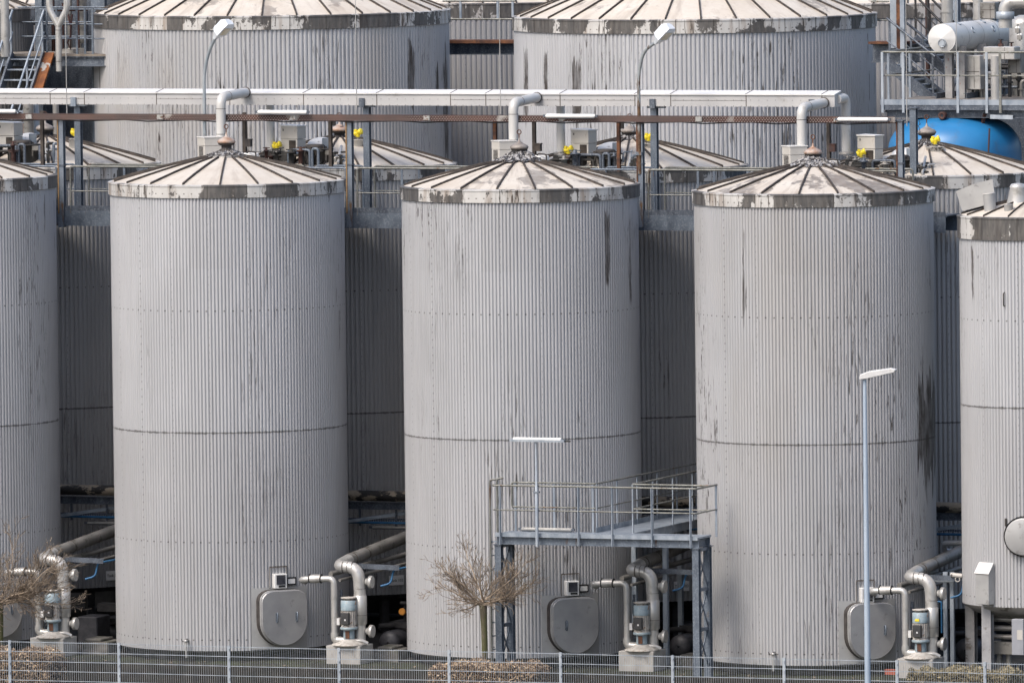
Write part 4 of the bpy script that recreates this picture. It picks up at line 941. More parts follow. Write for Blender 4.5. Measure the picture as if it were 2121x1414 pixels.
# perforated rusty tray
xa = PY(-60, 229, YG).x; xb = PY(1862, 249, YG).x
trm = N('perforated_tray'); vo = trm.coord('Object', (1,1,1)); 
sp = trm.n('ShaderNodeSeparateXYZ'); trm.l(vo, sp.inputs[0])
px1 = trm.math('SUBTRACT', trm.math('FRACT', trm.math('MULTIPLY', sp.outputs[0], 1/.062)), .5); rz_ = trm.math('FLOOR', trm.math('MULTIPLY', sp.outputs[2], 1/.036))
px1 = trm.math('SUBTRACT', trm.math('FRACT', trm.math('ADD', trm.math('MULTIPLY', sp.outputs[0], 1/.062), trm.math('MULTIPLY', rz_, .5))), .5)
pz1 = trm.math('SUBTRACT', trm.math('FRACT', trm.math('MULTIPLY', sp.outputs[2], 1/.036)), .5)
hole = trm.math('LESS_THAN', trm.math('ADD', trm.math('POWER', trm.math('MULTIPLY', px1, 1.3), 2.), trm.math('POWER', pz1, 2.)), .055)
cc = trm.mix(trm.mr(trm.noise(vo, 1.2, 4.), .42, .6), (.030,.011,.009), (.065,.024,.016)); cc = trm.mix(trm.mr(trm.noise(vo, .8, 3., .6), .60, .66), cc, (.33,.32,.30))
trm.set(trm.mix(hole, cc, (.30,.27,.25)), .7)
tray = thing('cable_tray', 'long perforated rusty red cable tray hung along the front of the pipe bridge', 'cable tray', ((xa+xb)/2, YG-.22, zt1+.0))
m = MB(); m.bar((xa, YG-.25, zt1+.03), (xb, YG-.25, zt1+.03), .012, .115); m.build('web', trm.m, tray)
m = MB(); m.bar((xa, YG-.22, zt1+.095), (xb, YG-.22, zt1+.095), .07, .008); m.bar((xa, YG-.22, zt1-.035), (xb, YG-.22, zt1-.035), .07, .008); m.build('lips', rustp, tray)
m = MB(); rnd = random.Random(4)
zs_ = mottled('zinc_splice', (.25,.25,.24), (.40,.40,.38), 14., .5, .2, RUST, (.55,.6), 9.)
for k in range(7): x = xa+(xb-xa)*(.07+.145*k); m = MB(); m.cbox((x, YG-.27, zt1+.03), .14, .03, .10); m.build('splice_plate', zs_, tray)
m = MB(); m.tube([(xa+i*(xb-xa)/40, YG-.2, zt1-.05+.02*math.sin(i*2.1)) for i in range(41)], .014, 6); m.build('cable', black, tray)
for (a, b, y, lab) in ((-20, 33, 230, 'white tube light on the rusty tray at the left edge'), (534, 636, 232, 'white tube light on the rusty tray above the yellow transmitter, left of centre'), (1130, 1233, 240, 'white tube light on the rusty tray above the centre of the yard'), (1735, 1840, 247, 'white tube light at the right end of the rusty tray')):
    tube_light(PY(a, y, YG-.35), PY(b, y+.6, YG-.35), lab, r=.042)
# hanging rusty posts with small boxes
for i, (px, ptop, pbot, bx, by) in enumerate(((506, 233, 345, 515, 297), (684, 237, 345, None, None), (1106, 243, 345, 1115, 306), (1281, 243, 355, None, None), (1716, 247, 355, 1725, 307), (87, 230, 345, None, None), (1661, 240, 300, None, None), (1025, 243, 300, None, None))):
    Y_ = YG+.1 if i < 6 else 4.3
    p0 = PY(px, ptop, Y_); p1 = PY(px, pbot, Y_); t = thing('hanger_post', ['rusty dark post right of the first cabinet riser, hung from the tray', 'dark grimy post beside the brown mushroom vent', 'rusty dark post hung from the tray left of the centre riser', 'rusty post beside the frosted vent near the tall rusty lamp', 'dark rusty post hung from the tray left of the right hand riser', 'thin rusty post at the upper left behind the bridge column', 'short rust red post left of the right cabinet', 'short rust red post left of the centre cabinet'][i], 'post', p1, 'rusty posts under the pipe bridge')
    m = MB(); m.channel((p0.x, Y_, p1.z), (p0.x, Y_, p0.z), .07, .08, .01, up=(0,1,0)); m.build('post', rust if i in (3, 6, 7) else seamm, t)
    if i in (1, 3):
        m = MB(); m.cbox((p0.x+.09, Y_, p0.z-.15), .06, .05, .19); m.build('junction_box', dark, t)
    if bx:
        q = PY(bx, by, Y_); m = MB(); m.cbox(q, .13, .12, .15); m.cbox(q+Vector((0,0,.085)), .15, .14, .02); m.build('junction_box', [blackp, seamm, rustp][i//2], t)
# long sheet metal duct
zd0 = PY(0, 209, YGB-.17).z
xa = PY(-80, 209, YGB-.17).x; xb = PY(1729, 235, YGB-.17).x
zb_ = PY(860, 219, YGB-.17).z; hF = .262; hB = .29; dep = .36; y0 = YGB-.17
du = thing('box_duct', 'long pale sheet metal box duct with sloped lid running across the whole yard', 'duct', ((xa+xb)/2, y0, zb_))
m = MB(); m.prism([(0,0),(dep,0),(dep,hB),(0,hF)], (xa, y0, zb_), (0,1,0), (0,0,1), (xb-xa, 0, 0)); m.build('casing', duct, du)
lidm = mottled('duct_lid', (.60,.59,.57), (.68,.67,.65), 1.5, .4, .0, (.42,.40,.36), (.62,.74), 3.)
m = MB(); m.prism([(-.03,hF-.015),(-.03,hF+.005),(dep+.03,hB+.045),(dep+.03,hB+.02)], (xa-.01, y0, zb_), (0,1,0), (0,0,1), (xb-xa+.02, 0, 0)); m.build('lid', lidm, du)
m = MB(); x = xa+.4; k = 0; rnd = random.Random(12)
while x < xb-.3:
    L = rnd.choice((1.72, 1.72, .82, 1.74)); x += L
    if x > xb-.1: break
    m.box(x-.009, x+.009, y0-.004, y0, zb_, zb_+hF-.01); m.prism([(-.032,hF+.006),(-.032,hF+.012),(dep+.03,hB+.052),(dep+.03,hB+.046)], (x-.008, y0, zb_), (0,1,0), (0,0,1), (.016, 0, 0))
    if rnd.random() < .5: m.box(x-L+.02, x-.01, y0-.003, y0, zb_+.125, zb_+.132)
    for j in range(int(L/.19)): m.cbox((x-L+.1+j*.19, y0-.004, zb_+.012), .014, .006, .012); m.cbox((x-L+.1+j*.19, y0-.004, zb_+.14), .012, .006, .012)
m.build('joints', duct_j, du)
for pa in (131, 728, 1330, 1660):
    x = PY(pa+22, 215, y0).x; m = MB(); m.box(x-.06, x+.06, y0-.05, y0-.006, zb_-.04, zb_+.16); m.bar((x-.15, y0+.1, zb_-.02), (x+.25, y0+.1, zb_-.02), .1, .04); m.build('saddle', galv_d if pa != 131 else galv, du)
# risers with bends into the duct
wpipe = mottled('painted_riser', (.47,.465,.45), (.54,.535,.52), 2., .45, .1, (.33,.31,.28), (.62,.74), 3., (1,1,.5))
for i, (px, py, lab) in enumerate(((457, 202, 'white lagged riser pipe bending into the duct behind the pale banded tank'), (1063, 213, 'white lagged riser pipe bending into the duct behind the platform tank'), (1660, 224, 'white lagged riser pipe bending into the duct end at the right'))):
    Y_ = 2.45; p = PY(px, py, Y_); t = thing('riser_pipe', lab, 'pipe', (p.x, Y_, 9.9), 'white riser pipes')
    m = MB(); m.tube(path([(p.x, Y_, 9.6), (p.x, Y_, p.z), (p.x+.03, y0+.02, p.z+.06)], .20, 6), .105, 18); m.build('pipe', wpipe, t)
    m = MB(); 
    for z in (p.z-.25, p.z-.8): m.tube([(p.x, Y_, z), (p.x, Y_, z+.012)], .108, 18)
    m.tube([(p.x+.01, Y_+.35, p.z+.017), (p.x+.01, Y_+.36, p.z+.018)], .108, 18); m.tube([(p.x+.03, y0-.05, p.z+.06), (p.x+.03, y0-.02, p.z+.06)], .118, 18)
    m.build('joints', duct_j, t)
zb2 = PY(560, 312, 4.6).z
for i, (px, lab) in enumerate(((560, 'thick white vertical pipe dropping from the duct left of the first louvred cabinet'), (1161, 'thick white vertical pipe dropping from the duct at the centre'), (1752, 'thick white pipe curving down from the end of the duct at the right'))):
    Y_ = 4.45; p = PY(px, 225, Y_); t = thing('riser_pipe', lab, 'pipe', (p.x, Y_, zb2), 'white riser pipes')
    m = MB()
    zb3 = PY(px, 318, Y_).z
    if i < 2: m.tube([(p.x, Y_, zb3), (p.x, Y_, zb_+.1)], .092, 16)
    else: q = PY(1732, 206, y0+.2); m.tube(path([(p.x, Y_, zb3), (p.x, Y_, q.z+.02), (q.x+.02, y0+.2, q.z)], .16, 6), .098, 16)
    m.build('pipe', wpipe, t)
    m = MB(); m.lathe([(.16, zb3-.02), (.16, zb3+.03), (.10, zb3+.04)], (p.x, Y_, 0), 20, cap0=True); m.build('flange', lag_d, t)
# ---------------------------------------------------------------- things on the second row roofs
def louvre_cabinet(name='louvred_cabinet'):
    t = thing(name, '', 'cabinet', (0,0,0), 'louvred cabinets on the tank roofs')
    m = MB(); m.box(-.22, .22, -.16, .16, 0, .26); m.box(-.225, .225, -.165, .165, .268, .54); m.build('casing', beige, t, bevel=.006)
    m = MB(); m.prism([(-.24, .54), (.24, .54), (.24, .56), (-.24, .575)], (0, -.185, 0), (1,0,0), (0,0,1), (0, .37, 0)); m.build('lid', lidm, t)
    m = MB(); m.box(0, .18, -.166, -.161, .04, .24)
    for k in range(6): m.box(0.01, .17, -.176, -.166, .05+k*.033, .062+k*.033)
    m.build('louvre', seamm, t)
    m = MB(); m.box(-.16, -.14, -.172, -.165, .44, .49); m.build('latch', seamm, t)
    return t
cab = louvre_cabinet(); YC_ = 4.35
rz_c = TH+R_(-32)
clist = [((608, 313), 'beige louvred cabinet left of centre between pipe and tank vent', 4.6), ((1210, 322), 'beige louvred cabinet beside the round white lid at the centre', 4.6), ((1803, 334), 'beige louvred cabinet with black grime in front of the corrugated wall at the right', 4.6), ((22, 306), 'beige louvred cabinet below the rusty stairs at the far left', 4.6)]
for i, ((px, py), lab, Y_) in enumerate(clist):
    p = PY(px, py, Y_)
    if i == 0: cab.location = p; cab['label'] = lab; cab.rotation_euler = (0, 0, TH-R_(35))
    else: dup(cab, p, lab, rotz=TH-R_(35))
# front cabinets beside the risers (narrow louvred side to the left)
c2 = thing('side_cabinet', '', 'cabinet', (0,0,0), 'cabinets beside the white risers')
m = MB(); m.box(-.2, .2, -.2, .2, -.45, .0); m.box(-.203, .203, -.203, .203, .006, .18); m.build('casing', beige, c2, bevel=.006)
m = MB(); m.box(-.215, .215, -.215, .215, .18, .20); m.build('lid', lidm, c2)
m = MB(); 
for k in range(8): m.box(-.212, -.204, -.12, .10, -.22+k*.028, -.208+k*.028)
m.build('louvre', seamm, c2)
for i, ((px, py), lab) in enumerate((((434, 302), 'pale cabinet left of the vent on the pale banded tank'), ((1044, 310), 'pale cabinet left of the frosted vent of the platform tank'), ((1646, 321), 'pale cabinet left of the rusty vent of the stained tank'))):
    p = PY(px, py, 2.3)
    if i == 0: c2.location = p; c2['label'] = lab; c2.rotation_euler = (0, 0, TH+R_(24))
    else: dup(c2, p, lab, rotz=TH+R_(24))
# yellow transmitters
def transmitter():
    t = thing('transmitter', '', 'sensor', (0,0,0), 'yellow transmitters')
    m = MB(); m.lathe([(.03, 0), (.03, .07), (.045, .075)], (0,0,0), 10); m.build('stem', lag_d, t)
    m = MB(); rt_ = Matrix.Rotation(R_(20), 3, 'Z')
    m.lathe([(.02, -.10), (.062, -.095), (.068, -.04), (.052, -.03), (.052, .05), (.068, .055), (.068, .09), (.03, .095)], (.01,0,.15), 14, axis='X', cap0=True, cap1=True, rot=Matrix.Rotation(R_(-20), 3, 'Y')); m.lathe([(.035, .05), (.05, .08), (.05, .14)], (0,0,0), 12); m.cbox((-.04, -.03, .20), .06, .05, .05); m.build('housing', yellow, t)
    return t
tr = transmitter(); Y6 = 5.2
def drum(px, py0, py1, w, Y_, label, mat=white, grp='short drums on the tank roofs', lidc=None):
    p = PY(px, py1, Y_); q = PY(px, py0, Y_); t = thing('nozzle_drum', label, 'drum', (p.x, Y_, p.z), grp)
    m = MB(); m.lathe([(w, p.z-.12), (w, q.z), (w*1.04, q.z+.003), (w*1.04, q.z+.02)], (p.x, Y_, 0), 24, cap1=True); m.build('drum_body', mat, t)
    if lidc: m = MB(); m.lathe([(w*.7, q.z+.02), (w*.68, q.z+.06), (w*.2, q.z+.07)], (p.x, Y_, 0), 20, cap1=True); m.build('cover', lidc, t)
    return Vector((p.x, Y_, q.z+.02))
spots = []
Y1_ = 4.35; Y2_ = 5.6
spots.append((drum(576, 317, 337, .195, Y1_, 'white drum under a yellow transmitter, left of centre behind the pale banded tank', beige), 'yellow transmitter on a drum just right of the first thick white pipe'))
spots.append((drum(1180, 326, 345, .195, Y1_, 'white drum under a yellow transmitter at the centre behind the platform tank', beige), 'yellow transmitter on a drum just right of the centre thick white pipe'))
spots.append((drum(1786, 333, 350, .195, Y1_, 'white drum under a yellow transmitter behind the stained tank', beige), 'yellow transmitter on a drum just right of the right hand curved pipe'))
spots.append((drum(742, 291, 318, .14, Y2_, 'grey drum between the two bridge columns beside the brown vent', beige), 'yellow transmitter between the two columns beside the brown vent'))
spots.append((drum(1344, 299, 326, .14, Y2_, 'grey drum between the two bridge columns beside the tall rusty lamp', beige_d), 'yellow transmitter between the columns beside the tall rusty lamp'))
spots.append((drum(1937, 306, 328, .19, Y2_, 'dirty white drum in front of the blue vessel', beige_d), 'yellow transmitter in front of the blue vessel'))
spots.append((drum(156, 289, 312, .14, Y2_, 'grey drum between the two bridge columns at far left', beige_d), 'yellow transmitter between the two columns at far left'))
for i, (p, lab) in enumerate(spots):
    q = p+Vector((-.03 if i < 3 else 0, 0, 0))
    if i == 0: tr.location = q; tr['label'] = lab
    else: dup(tr, q, lab, rotz=random.uniform(-.5, .5))
# grimy hatch drum with pipe loops, round lid and the apex vent
grime = mottled('salt_grimed_black', (.012,.012,.011), (.04,.037,.034), 9., .75, 0., (.30,.28,.26), (.60,.64), 7., (1,1,.25))
for i, ((tt, c), dx) in enumerate(zip(row2, (-607, 0, 601, 1210))):
    dy = [-9, 0, 10, 22][i]; nm = ['at far left', 'left of the brown vent', 'at the centre beside the platform tank', 'beside the front bridge column at the right'][i]
    p = PY(655+dx, 338+dy, 4.3); q = PY(655+dx, 311+dy, 4.3)
    t = thing('hatch_drum', 'grimy black hatch drum with pipe loops '+nm, 'hatch', (p.x, 4.3, p.z), 'hatch drums on the second row')
    m = MB(); m.lathe([(.34, p.z-.2), (.34, q.z), (.38, q.z+.005), (.38, q.z+.035), (.36, q.z+.04)], (p.x, 4.3, 0), 28, cap1=True); dr_ = m.build('drum_body', grime, t)
    m = MB(); m.lathe([(.22, q.z+.04), (.22, q.z+.09), (.19, q.z+.12), (.10, q.z+.13)], (p.x-.02, 4.3, 0), 24, cap1=True)
    for k in range(10): a = 2*PI*k/10; m.cbox((p.x-.02+.24*math.sin(a), 4.3-.24*math.cos(a), q.z+.06), .03, .03, .04)
    m.build('hatch_cover', blackp, t)
    for k, (xa_, h_) in enumerate(((-.46, .02), (.10, .05))):
        m = MB(); m.tube(path([(p.x+xa_, 3.85, p.z-.35), (p.x+xa_, 3.85, q.z+h_), (p.x+xa_+[.5, .14][k], 3.85, q.z+h_), (p.x+xa_+[.5, .14][k], 3.85, p.z-.35)], .07), .032, 8); m.build('pipe_loop', galv_d if i != 1 else galv_m, t)
    # clutter right of the drum: valve stems, small pipes
    m = MB(); rnd = random.Random(i)
    for k in range(4):
        xx = p.x+.48+rnd.uniform(0, .32); zz = p.z+rnd.uniform(-.05, .12); m.tube([(xx, 4.0, zz-.2), (xx, 4.0, zz+.12)], .025, 8); m.tube([(xx-.05, 4.0, zz+.1), (xx+.06, 4.0, zz+.1)], .02, 6)
    m.build('valves', grime, t)
    m = MB(); m.tube([PY(700+dx, 338+dy, 3.85), PY(707+dx, 303+dy, 4.6)], .03, 8); m.build('vent_pipe', lag, t)
    # round white lid held on edge and its housing
    l = PY(660+dx, 295+dy, 5.0); t = thing('round_lid', 'round white hatch lid with blue grey housing '+nm, 'lid', l, 'round lids on the second row')
    m = MB(); m.lathe([(.02, .012), (.245, .008), (.25, 0), (.245, -.02), (.02, -.025)], l, 28, rot=Matrix.Rotation(R_(24), 3, 'X')); m.build('lid', lidm, t)
    h = PY(675+dx, 300+dy, 4.9); m = MB(); m.cbox(h, .15, .15, .30, .3); m.build('housing', galv, t)
    for s in (-.1, .1): pass
    # vent
    if i < 4:
        a = PY(707+dx, 300+dy, 6.2); vz = a.z
        vent(tt, c, 10.40, [.2, .15, .8, .3][i], 1.05, caps[1 if i != 1 else 0])
# salt crust pipes and horizontal lines on the roofs
for i, dx in enumerate((-607, 0, 601, 1205)):
    dy = [-9, 0, 9, 22][i]
    a = PY(540+dx, 322+dy, 3.9); b = PY(628+dx, 322+dy, 3.9)
    m = MB(); m.tube(path([a+Vector((0,0,-.3)), a, b, b+Vector((0,0,-.3))], .06), .03, 8); m.tube([a+Vector((.1,.2,.08)), b+Vector((.3,.2,.08))], .012, 6); m.cbox(a+Vector((.25,.1,.02)), .4, .2, .14); m.cbox(a+Vector((.62,.1,-.02)), .25, .25, .2)
    tag(m.build('pipe_manifold', grime), ['grimy pipe manifold at far left below the beige cabinet', 'grimy pipe manifold beside the first yellow transmitter drum', 'grimy pipe manifold beside the centre yellow transmitter drum', 'grimy pipe manifold beside the right yellow transmitter drum'][i], 'manifold', 'pipe manifolds on the second row')
# chain hooks below the tray
for i, (px, py0, py1) in enumerate(((708, 240, 262), (1312, 246, 272), (1903, 250, 275))):
    a = PY(px, py0, YG+.2); b = PY(px, py1, YG+.2); L = a.z-b.z
    m = MB(); m.tube([a, a+Vector((.03,0,-L*.3)), a+Vector((-.02,0,-L*.45)), a+Vector((.01,0,-L*.6)), b+Vector((.03,0,0)), b+Vector((-.03,0,-.01))], .011, 6)
    tag(m.build('chain_hook', galv_d), ['small wire hook over the brown mushroom vent', 'small wire hook over the frosted vent by the rusty lamp', 'small wire hook over the vent before the blue vessel'][i], 'hook', 'hooks over the vents')
# lightning rods
for i, (px, y0_, y1_, Yr, lab) in enumerate(((736, -8, 228, 3.3, 'thin vertical rod in front of the left large tank'), (1034, -8, 236, 3.3, 'thin vertical rod in front of the gap between the large tanks'), (1876, -8, 262, 3.3, 'thin vertical rod in front of the stairs at the right'), (135, -8, 245, 3.3, 'thin vertical rod beside the forked pipe at the upper left'), (1980, -8, 160, 9.4, 'thin vertical rod in front of the horizontal silver cylinder'))):
    a = PY(px, y0_, Yr); b = PY(px+3, y1_, Yr); m = MB(); m.tube([(a.x, Yr, b.z), (a.x, Yr, a.z)], [.012, .008], 6); tag(m.build('lightning_rod', lag), lab, 'rod', 'lightning rods')
# ================================================================ upper right: pipe platform, exchanger, blue vessel, stairs
YV = 10.55
blue = mottled('blue_vessel_paint', (.016,.145,.34), (.02,.175,.40), 1.2, .38, 0., (.05,.13,.24), (.60,.75), 2.5, (1,1,.7))
p = PY(1977, 250, YV); zt_ = PY(1977, 238, YV).z; zb_v = PY(1977, 318, YV).z; rv = 1.46
t = thing('blue_vessel', 'bright blue domed pressure vessel under the pipe platform at the right', 'vessel', (p.x, YV, 0))
prof = [(rv-.1, zb_v-1.6), (rv, zb_v-1.4), (rv, zb_v+.05)]
for i in range(1, 15):
    a = PI/2*i/14; prof.append((rv*(1-.35*(1-math.cos(a))) if False else rv*math.cos(a)**.62 if i < 14 else .02, zb_v+.05+(zt_-zb_v-.05)*math.sin(a)))
m = MB(); m.lathe(prof, (p.x, YV, 0), 64); m.build('shell', blue, t)
m = MB(); m.lathe([(rv-.3, -.2), (rv-.3, zb_v-1.5)], (p.x, YV, 0), 32); m.build('skirt', dark, t)
m = MB(); q = PY(2043, 250, YV-1.2); m.tube([(q.x, YV-1.15, zb_v-.4), (q.x, YV-1.0, zt_-.25)], .02, 6); m.build('rusty_strap', rustp, t)
q = PY(1951, 240, YV-.9); m = MB(); m.lathe([(.03,.0),(.07,-.03),(.085,-.02),(.085,.12)], q, 14, axis='Y'); m.build('nozzle', rustp, t)
# platform
YP0 = 9.8; zp = PY(1900, 209, YP0).z; xa = PY(1826, 209, YP0).x; xb = xa+5.2; YP1 = 13.5
t = thing('pipe_platform', 'steel platform with railings carrying the silver cylinder above the blue vessel', 'platform', (xa+2, YP0, zp))
m = MB(); m.box(xa, xb, YP0, YP1, zp-.04, zp); m.build('deck', mottled('dirty_grating', (.12,.11,.10), (.24,.22,.20), 4., .8, 0., RUSTD, (.55,.65), 3.), t)
m = MB(); m.channel((xa, YP0, zp-.10), (xb, YP0, zp-.10), .1, .20, .012); m.hbeam((xa+.08, YP0+.12, zp-.26), (xb, YP0+.12, zp-.26), .14, .22, .014); m.build('front_beam', galv_d, t)
m = MB(); m.box(xa-.004, xb, YP0-.062, YP0-.05, zp-.09, zp+.03); m.build('toe_plate', galv, t)
m = MB()
for y in (10.4, 12.0, 13.3): m.hbeam((xa+.05, y, zp-.2), (xb, y, zp-.2), .14, .24, .014)
for x in (xa+.05, xa+2.4, xb-.1): m.hbeam((x, YP0+.1, zp-.16), (x, YP1, zp-.16), .12, .2, .012)
m.build('cross_beams', galv_d, t)
for x, y in ((xa+4.9, YP0+.3), (xa+.15, 12.9), (xa+2.9, 12.9)):
    m = MB(); m.hbeam((x, y, -.2), (x, y, zp-.25), .2, .2, .014, up=(0,1,0)); m.build('column', galv_d, t)
m = MB(); h1 = 1.06
m.tube(path([(xa+.02, YP1-.2, zp+h1), (xa+.02, YP0-.02, zp+h1), (xb, YP0-.02, zp+h1)], .05), .026, 8)
m.tube(path([(xa+.02, YP1-.2, zp+h1*.52), (xa+.02, YP0-.02, zp+h1*.52), (xb, YP0-.02, zp+h1*.52)], .04), .018, 8); m.build('handrail', galv_y, t)
for k, px in enumerate((1829, 1872, 1985, 2045, 2073)):
    x = PY(px, 180, YP0-.03).x; m = MB(); m.bar((x, YP0-.07, zp-.26), (x, YP0-.07, zp+h1), .055, .025, (0,1,0)); m.build('railing_post', galv_l if k != 4 else galv_y, t)
for y in (10.2, 11.6): m = MB(); m.bar((xa+.02, y, zp), (xa+.02, y, zp+h1), .05, .025); m.build('railing_post', galv, t)
# silver cylinder
YX = 10.8; p0 = PY(1951, 80, YX); r_ = .32
t = thing('heat_exchanger', 'horizontal silver lagged cylinder with faceted end on the pipe platform', 'heat exchanger', (p0.x, YX, zp), None)
m = MB(); m.lathe([(r_, 0), (r_, 4.9)], p0, 40, axis='Y', cap1=True); m.build('shell', lag_w, t)
m = MB(); n = 8
ring = [p0+Vector((math.sin(2*PI*k/n+.2)*r_*1.0, 0, math.cos(2*PI*k/n+.2)*r_)) for k in range(n)]
ring = [p0+Vector((math.sin(2*PI*k/40)*r_, -.004, math.cos(2*PI*k/40)*r_)) for k in range(40)]
ctr = p0+Vector((0, -.085, 0)); vs = ring+[ctr]
rad = [[5*k % 40, *(range(5*k+1, 5*k+5)), (5*k+5) % 40] for k in range(8)]
for k in range(8):
    idx = rad[k]; m.add([ring[i % 40] for i in idx]+[ctr], [tuple(range(len(idx)))+(len(idx),)])
m.build('faceted_end', lag_w, t)
m = MB(); q = p0+Vector((.03, -.07, -.10)); m.lathe([(.05, 0), (.085, 0), (.095, -.012), (.085, -.02)], q, 20, axis='Y'); m.lathe([(.001, -.012), (.06, -.012)], q, 20, axis='Y'); m.build('end_nozzle', galv_l, t)
m = MB()
for y in (.9, 1.9, 2.9, 3.9): m.lathe([(r_+.003, y), (r_+.003, y+.012)], p0, 40, axis='Y')
m.build('sheet_joints', duct_j, t)
m = MB()
for (y, a) in ((.75, .35), (1.25, 1.1), (2.35, .4), (2.6, 1.15), (3.3, .5)):
    c = p0+Vector((math.sin(a)*r_, y, math.cos(a)*r_)); nrm = Vector((math.sin(a), 0, math.cos(a))); rot = nrm.to_track_quat('Z', 'Y').to_matrix()
    m = MB(); m.lathe([(.075, -.01), (.08, .012), (.055, .012), (.052, -.0)], c, 16, rot=rot); m.build('inspection_ring', galv_l, t)
gps = mottled('grey_painted_steel', (.22,.215,.215), (.33,.325,.32), 4., .6, 0., (.20,.09,.08), (.60,.68), 6.)
for (dy, w_) in ((.5, .16), (1.75, .20), (3.2, .2)):
    m = MB(); m.hbeam((p0.x, YX+dy, zp), (p0.x, YX+dy, p0.z-r_+.03), w_, w_, .014, up=(0,1,0)); m.build('support', gps, t)
    m = MB(); m.hbeam((p0.x+.30, YX+dy, zp), (p0.x+.30, YX+dy, p0.z-r_*.55), w_*.8, w_*.8, .014, up=(0,1,0)); m.build('support', gps, t)
m = MB(); m.bar((p0.x-.0, YX+.5, zp+.1), (p0.x+.0, YX+1.75, p0.z-r_-.05), .07, .03); m.bar((p0.x+.15, YX+.5, p0.z-r_-.05), (p0.x+.15, YX+1.75, zp+.1), .07, .03); m.build('braces', galv_r, t)
m = MB(); m.channel((p0.x-.25, YX+.2, zp+.06), (p0.x-.25, YX+4.4, zp+.06), .08, .12); m.channel((p0.x+.45, YX+.2, zp+.06), (p0.x+.45, YX+4.4, zp+.06), .08, .12); m.build('base_frame', galv_d, t)
# elbow pipe, flanges, boxes at right edge
q = PY(2082, 25, 12.0)
t = thing('elbow_pipe', 'large lagged elbow pipe at the top right corner above the silver cylinder', 'pipe', q)
m = MB(); m.tube(path([(q.x, 12.0, q.z-.35), (q.x, 12.0, q.z+.22), (q.x+1.6, 12.2, q.z+.24)], .22, 6), .15, 20); m.build('pipe', lag, t)
m = MB(); m.lathe([(.18, q.z-.16), (.20, q.z-.15), (.20, q.z-.0), (.17, q.z+.01)], (q.x, 12.0, 0), 24); 
for a_ in (.0, .25, .5): pass
m.build('flange', galv_l, t)
t = thing('lagged_drum', 'lagged vertical drum behind the silver cylinder at the right edge', 'drum', PY(2112, 80, 13))
pd = PY(2120, 60, 13.0); m = MB(); m.lathe([(.32, zp), (.32, pd.z+.1), (.30, pd.z+.2), (.1, pd.z+.3)], (pd.x, 13.0, 0), 28, cap1=True); m.build('shell', lag, t)
for i, (px, py, w_, h_, d_, Y_, mat_, lab) in enumerate(((2075, 110, .72, .28, .4, 10.7, 'lag', 'square lagged valve box below the silver cylinder at the right'), (2050, 22, .36, .36, .3, 14.0, 'dl', 'square metal hood behind the silver cylinder'), (2105, 128, .3, .5, .3, 11.1, 'dl', 'narrow metal casing at the right edge on the pipe platform'), (2016, 150, .45, .75, .35, 11.6, 'lag', 'lagged upright casing behind the platform supports'))):
    p = PY(px, py, Y_); t = thing('lagged_box', lab, 'box', (p.x, Y_, p.z-h_/2), 'lagged boxes on the pipe platform')
    m = MB(); m.cbox(p, w_, d_, h_); m.build('casing', lag if mat_ == 'lag' else lag_d, t, bevel=.015)
    m = MB(); m.cbox(p+Vector((0, -d_/2-.003, .02)), w_*.9, .004, .012); m.cbox(p+Vector((w_*.18, -d_/2-.003, 0)), .01, .004, h_*.9); m.build('joints', duct_j, t)
q = PY(2062, 150, 10.5); m = MB(); m.tube([(q.x, 10.5, zp), (q.x, 10.5, zp+.95)], .105, 18); tag(m.build('drain_pipe', lag), 'vertical lagged pipe standing on the pipe platform near the right edge', 'pipe')
for i, (px, py) in enumerate(((2073, 92), (2095, 98), (2108, 60), (2112, 74))):
    q = PY(px, py, 10.65); t = thing('valve', ['rusty hand valve on the lagged valve box', 'rusty valve right of the first on the lagged valve box', 'upper small gauge valve under the elbow pipe', 'lower small gauge valve under the elbow pipe'][i], 'valve', q, 'small valves on the pipe platform')
    m = MB(); m.tube([q+Vector((0,0,-.12)), q+Vector((0,0,.10))], .022, 8); m.cbox(q-Vector((0,0,.04)), .10, .08, .10); m.build('valve_body', rustp if i < 2 else lag_d, t)
    m = MB(); m.lathe([(.055, .0), (.065, .01), (.055, .02)], q+Vector((0,0,.09)), 14) if i < 2 else m.lathe([(.01, -.02), (.06, -.02), (.06, .03)], q, 16, axis='Y', cap0=True); m.build('handwheel', dark if i < 2 else white, t)
# structure behind: columns, beams, stairs
YS = 13.2
for i, (px, w_, mt, lab) in enumerate(((1857, .22, galv, 'wide pale blue grey column left of the rust column at the upper right'), (1875, .15, rust, 'rust orange column behind the thin rod at the upper right'), (1889, .10, galv, 'narrow blue column right of the rust orange column'), (2006, .20, galv, 'tall blue grey column right of the silver cylinder end'))):
    p = PY(px, 50, YS-.3*i); YS = 13.2 if i < 3 else 17.6; p = PY(px, 50, YS); zb = PY(px, [100, 110, 130, 45][i], YS-.3*i).z if i != 3 else p0.z
    ob = MB(); ob.hbeam((p.x, YS-.3*i, zb-[0, .0, .2, .3][i]), (p.x, YS-.3*i, PY(px, -40, YS).z), w_, w_, .016, up=(0,1,0)); tag(ob.build('steel_column', mt), lab, 'column', 'columns at the upper right')
YS = 13.2; a = PY(1808, 110, YS+.6)
m = MB(); m.hbeam((a.x, YS+.6, a.z), (a.x+1.1, YS+.6, a.z), .3, .42, .02); tag(m.build('dark_beam', galv_d), 'dark steel beam right of the large right hand tank', 'beam', 'beams between the large tanks')
m = MB(); m.box(a.x, a.x+1.0, YS+.3, YS+.9, a.z+.21, a.z+.26); tag(m.build('rusty_plate', rust), 'rusty plate on the dark beam right of the large right hand tank', 'plate')
